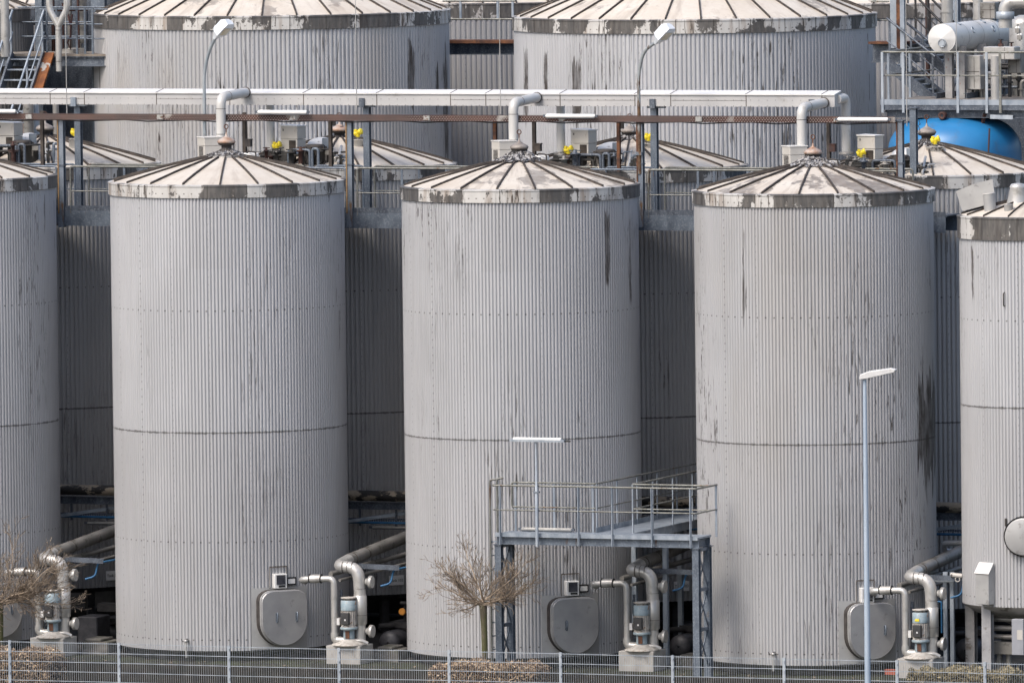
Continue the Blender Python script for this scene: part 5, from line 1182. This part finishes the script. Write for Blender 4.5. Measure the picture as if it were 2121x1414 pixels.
def stairs(name, label, base, top, wdir, width, n, mat_s, mat_r, rail_h=1.0, treads=True, mat_s2=None, sides=(0,1)):
    base = Vector(base); top = Vector(top); wdir = Vector(wdir)
    t = thing(name, label, 'stairs', base)
    for s in sides:
        m = MB(); o = wdir*(width*s); m.bar(base+o, top+o, .05, .24); m.build('stringer', mat_s if s == 0 or mat_s2 is None else mat_s2, t)
    if treads:
        for i in range(n):
            f = (i+.5)/n; p = base.lerp(top, f); m = MB(); m.bar(p+wdir*.03, p+wdir*(width-.03), .24, .03, (0,0,1)); m.build('tread', galv, t)
    for s in sides:
        o = wdir*(width*s); m = MB(); up = Vector((0,0,rail_h)); m.tube([base+o+up, top+o+up], .028, 8); m.tube([base+o+up*.5, top+o+up*.5], .018, 8)
        m.build('handrail', mat_r, t)
        for f in (.05, .5, .95): m = MB(); q = base.lerp(top, f)+o; m.bar(q, q+up, .045, .02, (0,1,0)); m.build('baluster', mat_r, t)
    return t
# right stairs descend to the right
pa_ = PY(1838, 132, 12.6); pb_ = PY(1938, 212, 12.2)
stairs('steel_stairs', 'dark steel stairs descending behind the pipe platform railing at the right', (pb_.x, 12.2, pb_.z), (pa_.x, 12.6, pa_.z), (0,1,0), .8, 8, galv_d, galv_d, sides=(0,1))
pa_ = PY(1893, 25, 14.5); pb_ = PY(1960, 95, 14.2)
stairs('steel_stairs', 'upper steel stairs with dark handrails beside the blue column at the upper right', (pb_.x, 14.2, pb_.z-.6), (pa_.x, 14.5, pa_.z-.6), (0,1,0), .8, 7, galv_d, dark, sides=(0,1))
for i, (px, r, Y_, y1, lab) in enumerate(((1962, .13, 15., 45, 'wide pale vertical duct above the silver cylinder'), (2026, .11, 15.5, 60, 'pale vertical pipe right of the tall blue grey column'), (1810+112, .05, 15.5, 130, 'thin vertical pipe behind the upper stairs'))):
    p = PY(px, y1, Y_); q = PY(px, -30, Y_); m = MB(); m.tube([(p.x, Y_, p.z-.5), (p.x, Y_, q.z)], r, 14); m.tube([(p.x, Y_, p.z+.2), (p.x, Y_, p.z+.25)], r*1.12, 14); tag(m.build('vertical_pipe', lag if i != 2 else rustp), lab, 'pipe', 'vertical pipes at the upper right')
# between the large tanks
a = PY(925, 98, 20.); b = PY(1075, 101, 20.)
m = MB(); m.hbeam((a.x, 20, a.z-.04), (b.x, 20, a.z-.04), .3, .26, .02); tag(m.build('dark_beam', galv_d), 'dark steel beam between the two large tanks', 'beam', 'beams between the large tanks')
m = MB(); m.box(a.x, b.x, 19.7, 20.3, a.z+.10, a.z+.17); tag(m.build('rusty_plate', rust), 'rusty plate on the dark beam between the two large tanks', 'plate')
t = thing('handrail_frame', 'rusty handrail and thin posts between the two large tanks', 'handrail', (a.x, 19.8, a.z))
m = MB(); c_ = PY(1000, 40, 19.8); m.tube([(a.x, 19.8, c_.z), (b.x, 19.8, c_.z)], .022, 8); m.tube([(a.x, 19.8, c_.z+.42), (b.x, 19.8, c_.z+.42)], .022, 8); m.build('rails', galv_y, t)
for px in (954, 1031, 1062): x = PY(px, 30, 19.8).x; m = MB(); m.bar((x, 19.8, c_.z), (x, 19.8, c_.z+.9), .05, .03); m.build('post', galv, t)
# the same right of the big tank
t = thing('handrail_frame', 'thin grey handrail right of the large right hand tank', 'handrail', PY(1830, 90, 17.8))
c_ = PY(1830, 42, 17.8); x0_ = PY(1805, 42, 17.8).x; x1_ = PY(1846, 42, 17.8).x; m = MB(); m.tube([(x0_, 17.8, c_.z), (x1_, 17.8, c_.z), (x1_, 17.8, c_.z-.5)], .022, 8); m.tube([(x0_, 17.8, c_.z+.42), (x1_-.05, 17.8, c_.z+.42)], .022, 8); m.build('rails', galv_y, t)
# ================================================================ upper left: stairs, landing, forked pipe
YQ = 11.6
b0 = PY(38, 245, YQ); tp = PY(88, 116, YQ+1.9)
tps = Vector((b0.x, YQ+1.9, 0)); 
base = PY(-14, 235, YQ); topx = PY(24, 108, YQ+1.5)
zt0 = PY(30, 112, YQ+1.55).z; zb0 = PY(20, 262, YQ-.3).z
xs = PY(27, 112, YQ+1.5).x; xe = PY(92, 115, YQ+1.5).x
stairs('steel_stairs', 'steel stairs with grey handrails and a peeling rust orange side at the upper left', (xs, YQ-.45, zt0-2.3), (xs, YQ+1.5, zt0), (1,0,0), xe-xs, 10, galv_d, galv, rail_h=1.0)
m = MB(); m.bar((xe+.13, YQ-.85, zt0-2.75), (xe+.13, YQ+1.5, zt0+.02), .24, .05, (0,0,1)); q_ = m.build('orange_channel', orange_rust); tag(q_, 'peeling rust orange steel channel leaning beside the stairs at the upper left', 'channel')
t = thing('landing', 'dirty steel landing with railing posts at the top of the left stairs', 'platform', (xe, YQ+1.6, zt0))
xl_ = PY(85, 120, YQ+1.6).x; xr_ = PY(197, 120, YQ+1.6).x+.35
m = MB(); m.box(xl_-1.6, xr_, YQ+1.5, YQ+3.2, zt0-.05, zt0); m.build('deck', mottled('crusty_deck', (.13,.11,.09), (.22,.19,.16), 5., .9, 0., (.50,.48,.44), (.60,.66), 4.), t)
m = MB(); m.hbeam((xl_-1.6, YQ+1.56, zt0-.17), (xr_, YQ+1.56, zt0-.17), .14, .22, .014); m.hbeam((xl_-1.6, YQ+3.0, zt0-.17), (xr_, YQ+3.0, zt0-.17), .14, .22, .014); m.build('beam', galv_d, t)
for (y, nmz) in ((YQ+1.55, 'a'), (YQ+3.1, 'b')):
    m = MB(); 
    for h in (.35, .68, 1.02): m.tube([(xl_ if nmz == 'a' else xl_-1.5, y, zt0+h), (xr_, y, zt0+h)], .016, 8)
    m.build('handrail', galv_m, t)
for px in (98, 118, 160, 177, 193):
    x = PY(px, 80, YQ+1.55).x; m = MB(); m.bar((x, YQ+1.53, zt0-.1), (x, YQ+1.53, zt0+1.05), .045, .03); m.build('railing_post', galv_m, t)
m = MB(); 
for px in (79, 195, 209): x = PY(px, 40, YQ+3.2).x; m.hbeam((x, YQ+3.3, zt0-3), (x, YQ+3.3, zt0+3), .17, .17, .014, up=(0,1,0))
m.build('columns', galv_m, t)
rnd = random.Random(2)
# forked pipe
q = PY(121, 60, YQ+1.2)
t = thing('forked_pipe', 'grey forked duct with two elbows joining a vertical pipe at the upper left', 'pipe', q)
z_end = PY(122, 148, YQ+1.2).z; z_j = PY(121, 45, YQ+1.2).z
m = MB(); m.tube([(q.x, YQ+1.2, z_end), (q.x, YQ+1.2, z_j+.1)], .07, 16)
for s in (-1, 1): m.tube(path([(q.x, YQ+1.2, z_j-.1), (q.x+s*.22, YQ+1.2, z_j+.28), (q.x+s*.22, YQ+1.2, z_j+.62), (q.x-s*.1, YQ+1.5, z_j+.8)], .12, 4), .075, 14)
m.build('pipe', lag_d if False else lag, t)
m = MB()
for z in (z_end+.22, z_j-.2): m.tube([(q.x, YQ+1.2, z), (q.x, YQ+1.2, z+.012)], .073, 16)
m.build('joints', duct_j, t)
# vertical pipes and posts behind
for i, (px, r, y0_, y1_, Y_, mt, lab) in enumerate(((11, .10, 118, -20, 12.6, lag, 'thick grey vertical pipe at the left edge above the stairs'), (172, .10, 90, -20, 16., lag_d, 'grey vertical pipe behind the landing at the upper left'), (163, .03, 110, -20, 15.5, rustp, 'thin rusty pipe behind the landing at the upper left'), (60, .12, 330, 205, 10., lag_d, 'thick grey vertical pipe below the rusty stairs'), (75, .08, 330, 205, 10.3, galv, 'narrow vertical pipe below the rusty stairs, right of the thick one'), (117, .07, 330, 205, 10., lag_d, 'lone vertical pipe behind the left bridge column'))):
    p = PY(px, y0_, Y_); q2 = PY(px, y1_, Y_); m = MB(); m.tube([(p.x, Y_, p.z), (p.x, Y_, q2.z)], r, 14); tag(m.build('vertical_pipe', mt), lab, 'pipe', 'vertical pipes at the upper left')
q = PY(142, 75, YQ+1.9); m = MB(); m.tube([q+Vector((.0,0,.5)), q+Vector((.06,0,.2)), q+Vector((.05,0,0)), q+Vector((-.03,0,-.15)), q+Vector((.05,.0,-.3)), q+Vector((.05,0,.1)), q+Vector((.10,0,.5))], .022, 8); tag(m.build('hose', mottled('red_black_hose', (.03,.015,.015), (.08,.03,.03), 6., .5)), 'dark looped hose hanging beside the forked duct', 'hose')
# ================================================================ tank on legs at the right edge
RC = PY(2152, 850, -.4); cR = (RC.x, -.4); RR = 1.62
zbot = PY(2060, 1256, -.4-1.5).z; zband = PY(2152, 490, -.4).z; 
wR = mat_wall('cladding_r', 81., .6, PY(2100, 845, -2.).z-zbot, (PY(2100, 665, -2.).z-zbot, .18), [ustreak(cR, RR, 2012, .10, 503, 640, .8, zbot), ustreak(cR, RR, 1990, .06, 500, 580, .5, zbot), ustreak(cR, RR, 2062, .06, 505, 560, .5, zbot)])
tR = make_tank('tank_on_legs', 'grey corrugated tank on steel legs at the right edge, deep brown stained roof band', 'storage tank', cR, RR, zbot, zband, .43, .80, wR, mat_band('band_r', 83.4, .95), (lambda ns, p_, a_=('roof_r', 21., .12,): mat_roof(*a_, ns, p_)), nseam=16, collar=.4, plinth=False, dome=.15, sw=.012)
# vent neck, fin plate, drums
up = Vector((0,0,1)); apex = Vector((cR[0], cR[1], zband+.78))
m = MB(); q = PY(2108, 412, -.8); m.lathe([(.24, q.z-.12), (.16, q.z+.22), (.17, q.z+.25), (.13, q.z+.31), (.02, q.z+.33)], (q.x, -.8, 0), 24); m.build('vent_neck', lag, tR)
q = PY(2052, 430, -1.3); q1 = PY(2048, 402, -1.3)
m = MB(); m.tube([q+Vector((0,0,-.15)), q1], .125, 20); m.build('nozzle', platem, tR); m = MB(); m.tube([q1, q1+(q1-q).normalized()*.02], .135, 20); m.build('nozzle_lid', lidm, tR)
q = PY(2089, 428, -1.5); m = MB(); m.lathe([(.095, q.z-.15), (.095, q.z+.03), (.10, q.z+.035), (.10, q.z+.05)], (q.x, -1.5, 0), 18, cap1=True); m.build('small_nozzle', platem, tR)
a = PY(1993, 437, -1.0); b = PY(1980, 396, -1.0); c = PY(2056, 371, -1.0); d = PY(2062, 420, -1.0); e = PY(2020, 380, -1.0)
m = MB(); qd = Vector((0,.02,0)); pts_ = [a, d, c, e, b]; n_ = 5
m.add([p_ for p_ in pts_]+[p_+qd for p_ in pts_], [(0,1,2,3,4), (9,8,7,6,5)]+[(i, (i+1) % 5, 5+(i+1) % 5, 5+i) for i in range(5)]); m.build('wind_plate', platem, tR)
# belly, legs
m = MB(); m.lathe([(RR-.02, zbot+.02), (RR-.03, zbot-.05), (RR-.3, zbot-.2), (.4, zbot-.55)], (cR[0], cR[1], 0), 48, cap1=True); m.build('cone_bottom', lag_d, tR)
for i, px in enumerate((2012, 2046, 2200, 2240)):
    Y_ = [-.2, -1.7, .8, -1.6][i]; p = PY(px, 1300, Y_); m = MB(); m.hbeam((p.x, Y_, ZW-.2), (p.x, Y_, zbot+.02), .2, .2, .014, up=(0,1,0)); m.build('leg', mottled('pale_leg', (.22,.22,.23), (.34,.34,.35), 3., .6, .1, (.12,.10,.09), (.58,.66), 3.) if i < 2 else galv_d, tR)
pc, n_, tx_ = frame_at(cR, RR, 2122, 1110)
m = MB(); rot = n_.to_track_quat('Z', 'Y').to_matrix(); m.lathe([(.40, -.05), (.42, .04), (.42, .10)], pc, 36, rot=rot); m.mat(1); m.lathe([(.385, .10), (.385, .17), (.36, .18), (.01, .19)], pc, 36, rot=rot); m.build('manhole_cover', [blackp, platem], tR)
pc, n_, tx_ = frame_at(cR, RR, 2045, 1210); rz = math.atan2(tx_.y, tx_.x)
m = MB(); m.prism([(-.44, 0), (.24, 0), (.42, .0), (.42, .0), (.24, .0)], pc, n_, up, tx_*.001) if False else None
m = MB(); m.prism([(0,-.40),(.18,-.40),(.18,.22),(.04,.42),(0,.42)], pc-tx_*.18, n_, up, tx_*.36); m.build('chute', platem, tR, bevel=.008)
m = MB(); m.prism([(.19,.225),(.205,.24),(.045,.46),(.02,.45)], pc-tx_*.20, n_, up, tx_*.40); m.build('chute_lid', lidm, tR)
pc, n_, tx_ = frame_at(cR, RR, 2080, 620); m = MB(); m.tube([pc+up*.14, pc+up*.12+n_*.05, pc-up*.12+n_*.05, pc-up*.14], .014, 6); m.build('grab_handle', blackp, tR)
pc, n_, tx_ = frame_at(cR, RR, 2083, 1081); m = MB(); m.cbox(pc+n_*.01, .04, .03, .16, math.atan2(tx_.y, tx_.x)); m.build('slot', blackp, tR)
# cabinet and pipes under it
p = PY(2111, 1318, -1.9); m = MB(); m.cbox(p, .26, .2, .74); cb = m.build('control_cabinet', mottled('cabinet_grey', (.24,.25,.28), (.30,.31,.34), 3., .45), None, bevel=.01); tag(cb, 'grey control cabinet under the tank on legs at the right edge', 'cabinet')
m = MB(); m.cbox(p+Vector((.05,-.103,.05)), .12, .006, .20); m.build('window', beige, cb)
t = thing('pipe_stack', 'stacked dark and silver pipes under the tank on legs', 'pipe', PY(2075, 1300, -1.2))
m = MB()
for (px, py, r) in ((2075, 1282, .05), (2075, 1300, .06), (2075, 1318, .055)): q = PY(px, py, -1.4); m.tube([(q.x-.16, -1.4, q.z), (q.x+.5, -1.4, q.z)], r, 12)
m.build('pipes', lag_d, t)
m = MB(); q = PY(2080, 1340, -1.3); m.cbox(q, .45, .3, .25); m.tube([(q.x-.1, -1.3, q.z), (q.x-.1, -1.3, ZW)], .06, 10); m.tube([(q.x+.1, -1.3, q.z), (q.x+.1, -1.3, ZW)], .06, 10); m.build('pump_casing', lag_d, t)
# pipes in the gap beside it
t = thing('bent_pipe', 'two silver bent pipes in the gap left of the tank on legs', 'pipe', PY(1965, 1130, 1.6))
m = MB(); a = PY(1990, 1125, 1.6); m.tube(path([(a.x+.5, 1.6, a.z+.02), (a.x-.38, 1.6, a.z), (a.x-.40, 1.7, a.z-.18), (a.x+.2, 2.6, a.z-.2)], .08), .06, 12); m.build('upper_pipe', lag, t)
m = MB(); a = PY(1940, 1160, 1.8); m.tube([(a.x, 1.8, a.z), (a.x+.4, 1.8, a.z+.17), (a.x+.8, 1.8, a.z+.18)], .06, 12); m.build('lower_pipe', lag_d, t)
t = thing('pipe_stand', 'blue grey steel stand with pipe clamps left of the tank on legs', 'stand', PY(1958, 1360, -.7))
m = MB(); 
for px in (1958, 1972): p = PY(px, 1184, -.7); m.channel((p.x, -.7, ZW-.1), (p.x, -.7, p.z), .08, .08, .01, up=(0,1,0))
a = PY(1868, 1200, -.7); b = PY(1975, 1200, -.7); m.channel((a.x, -.7, b.z), (b.x, -.7, b.z), .1, .1, .01); m.build('frame', galv, t)
m = MB(); q = PY(1984, 1192, -1.0); m.tube([q+Vector((-.15,0,.02)), q+Vector((.1,0,.0))], .05, 10); m.tube([q+Vector((math.cos(k*PI/6)*.05, -.02, math.sin(k*PI/6)*.05-.07)) for k in range(12)], .012, 6, closed=True); m.build('valve', beige_d, t)
m = MB(); q = PY(1950, 1255, -.9); m.tube(path([q+Vector((-.08,0,.1)), q+Vector((.0,0,.1)), q+Vector((0,0,-.55))], .06), .018, 8); m.build('blue_hose', bluep, t)
# red crate glimpsed behind the fence
q = PY(1846, 1391, -3.3); m = MB(); m.cbox(q, .22, .16, .09); m.cbox(q+Vector((0,0,.05)), .24, .18, .012); tag(m.build('orange_block', mottled('faded_red', (.30,.07,.04), (.36,.10,.06), 5., .7)), 'small faded red box on the ground behind the fence at the right', 'box')
# service structures further left so the gap at far left stays closed
# ================================================================ more small roof fittings, dark backing boxes
for i, (px, py) in enumerate(((518, 322), (1119, 327), (1722, 338))):
    p = PY(px, py, 1.9); t = thing('low_cover', ['low pale round cover right of the vent on the pale banded tank', 'low pale round cover with a handle hoop right of the frosted vent', 'low pale round cover right of the rusty vent on the stained tank'][i], 'cover', p, 'low covers behind the front vents')
    m = MB(); m.lathe([(.19, p.z-.14), (.19, p.z+.02), (.17, p.z+.05), (.02, p.z+.06)], (p.x, 1.9, 0), 24); m.build('lid', lidm if i != 2 else beige_d, t)
    m = MB(); m.tube(path([(p.x-.02, 1.78, p.z+.03), (p.x+.02, 1.7, p.z+.10), (p.x+.22, 1.7, p.z+.08), (p.x+.22, 1.7, p.z-.12)], .05), .016, 6); m.build('hoop', blackp, t)
    a = PY(px-42, py-8, .1); b = PY(px+70, py-16, 3.2); pts_ = [a.lerp(b, k/8)-Vector((0,0,.05*math.sin(PI*k/8))) for k in range(9)]
    m = MB(); m.tube(pts_, .007, 4); tag(m.build('stay_wire', dark), ['thin wire from the vent of the pale banded tank', 'thin wire from the frosted vent of the platform tank', 'thin wire from the rusty vent of the stained tank'][i], 'wire', 'thin wires on the roofs')
rnd = random.Random(77)
for i, dx in enumerate((-607, 0, 601, 1205)):
    dy = [-9, 0, 9, 22][i]; nm = ['at far left', 'left of the brown vent', 'left of the frosted vent by the rusty lamp', 'left of the vent before the blue vessel'][i]
    p = PY(548+dx, 326+dy, 3.7); t = thing('valve_group', 'small grimy valves on the roof '+nm, 'valves', p, 'valve groups on the second row')
    for k in range(7):
        q = p+Vector((rnd.uniform(-.15, 1.25), rnd.uniform(-.1, .5), rnd.uniform(-.08, .06))); r = rnd.uniform(.03, .07); h = rnd.uniform(.10, .24)
        m = MB(); m.lathe([(r, -.15), (r, h*.5), (r*1.6, h*.52), (r*1.6, h*.66), (r*.7, h*.7), (r*.6, h)], q, 12, cap1=True)
        m.tube([q+Vector((-r*2, 0, h*.9)), q+Vector((r*2, 0, h*.9))], .012, 6); m.build('stub', rnd.choice((grime, lag_d, galv_d, rustp)), t)
    q = PY(680+dx, 316+dy, 4.1); m = MB(); m.cbox(q, .15, .02, .10); m.build('plate', lidm if i == 2 else lag_d, t)
    for k in range(5):
        q = PY(690+dx+rnd.uniform(0, 30), 325+dy+rnd.uniform(-12, 12), 4.3); m = MB(); m.tube(path([q+Vector((0,0,-.2)), q+Vector((0,0,.08)), q+Vector((rnd.uniform(.05,.2),.1,.08))], .04), rnd.uniform(.015, .035), 8); m.build('pipe_stub', rnd.choice((grime, lag, galv_m)), t)
# added dark boxes that keep the view behind the pipework dark
a = PY(2032, 60, 16.6); b = PY(2121, 235, 16.6)
m = MB(); m.box(a.x, b.x+3, 16.6, 18.5, -.2, a.z-.2); tag(m.build('dark_backing', galv_d), 'added dark backing box behind the silver cylinder at the right edge', 'housing')
t = thing('pipe_rack', 'tangle of dark pipes and flanges under the silver cylinder at the right edge', 'pipe rack', (a.x, 12., zp))
for k in range(14):
    x = PY(2002+k*9, 180, 12.).x; h = rnd.uniform(.25, .85); r = rnd.uniform(.025, .06); y = rnd.uniform(11.6, 13.)
    m = MB(); m.tube(path([(x, y, zp), (x, y, zp+h), (x+rnd.choice((-.3, .3, .4)), y+.1, zp+h)], .08), r, 10); m.lathe([(r*1.7, 0), (r*1.7, .03)], (x, y, zp+h*.45), 12, cap0=True, cap1=True); m.build('pipe', rnd.choice((dark, galv_d, lag_d, galv_m, lag)), t)
for k in range(3): z = zp+.2+.22*k; x = PY(2000, 180, 12.4).x; m = MB(); m.tube([(x, 12.4, z), (x+3, 12.4, z)], .035+.01*k, 10); m.build('pipe', (galv_d, lag_d, dark)[k], t)
t = thing('bracket', 'grey bracket hanging below the pipe platform over the blue vessel', 'bracket', PY(2040, 240, 9.9))
q = PY(2040, 236, 9.9); m = MB(); m.bar(q, q+Vector((-.12, .1, -.32)), .06, .06); m.build('strut', rustp, t)
m = MB(); q2 = PY(2052, 242, 9.8); m.channel(q2, q2+Vector((.52, 0, -.01)), .08, .09); m.build('arm', galv_l, t)
# upper left: dark box added to darken the view behind the landing
a = PY(76, 30, 17.2); b = PY(192, 30, 17.2)
m = MB(); m.box(a.x, b.x+.6, 17.2, 19, -.2, a.z+1.5); tag(m.build('dark_backing', galv_d), 'added dark backing box behind the landing at the upper left', 'housing')
t = thing('pipe_rack', 'dark pipes and cross bars behind the landing at the upper left', 'pipe rack', (a.x, 16.2, zt0))
for k in range(9):
    x = PY(80+k*13, 60, 16.).x+rnd.uniform(-.05, .05); r = rnd.uniform(.02, .07); m = MB(); m.tube([(x, 16+.1*k, zt0-.2), (x, 16+.1*k, zt0+rnd.uniform(.8, 2.4))], r, 10); m.build('pipe', rnd.choice((galv_m, galv_d, lag_d, rustp)), t)
for k in range(4): z = zt0+.3+.3*k; m = MB(); m.tube([(a.x, 15.8, z), (b.x+.5, 15.8, z+rnd.uniform(-.05, .05))], .03, 8); m.build('pipe', (galv_m, lag_d, rustp, galv)[k], t)
q = PY(150, 118, YQ+2.2)
for k in range(3):
    p = q+Vector((rnd.uniform(-.3, .4), rnd.uniform(-.3, .5), .0)); m = MB(); m.cbox((p.x, p.y, zt0+.05), rnd.uniform(.15, .3), .2, .1, rnd.uniform(0, 2)); tag(m.build('debris_lump', mottled('crusty_lump_%d' % k, (.25,.23,.20), (.45,.43,.40), 8., .9)), ['pale crusty lump on the landing nearest the forked duct', 'pale crusty lump in the middle of the landing', 'pale crusty lump at the right of the landing'][k], 'lump', 'lumps on the landing')
# loose stones and litter of leaves on the kerb
st = MB(); rnd = random.Random(5)
for k in range(900):
    x = rnd.uniform(-14, 12); y = rnd.uniform(YW-1.6, YW-.2); s = rnd.uniform(.012, .045); z = GZ+s*.4
    if rnd.random() < .45: y = rnd.uniform(YW+.02, -2.5); z = ZW-.09+s*.3
    d = [Vector((rnd.gauss(0,1), rnd.gauss(0,1), rnd.gauss(0,.6))).normalized()*s for _ in range(4)]; p = Vector((x, y, z)); st.add([p+q for q in d], [(0,1,2),(0,2,3),(0,3,1),(1,3,2)])
o = st.build('leaf_litter', mottled('litter', (.06,.045,.03), (.26,.21,.15), 12., .9)); o['kind'] = 'stuff'
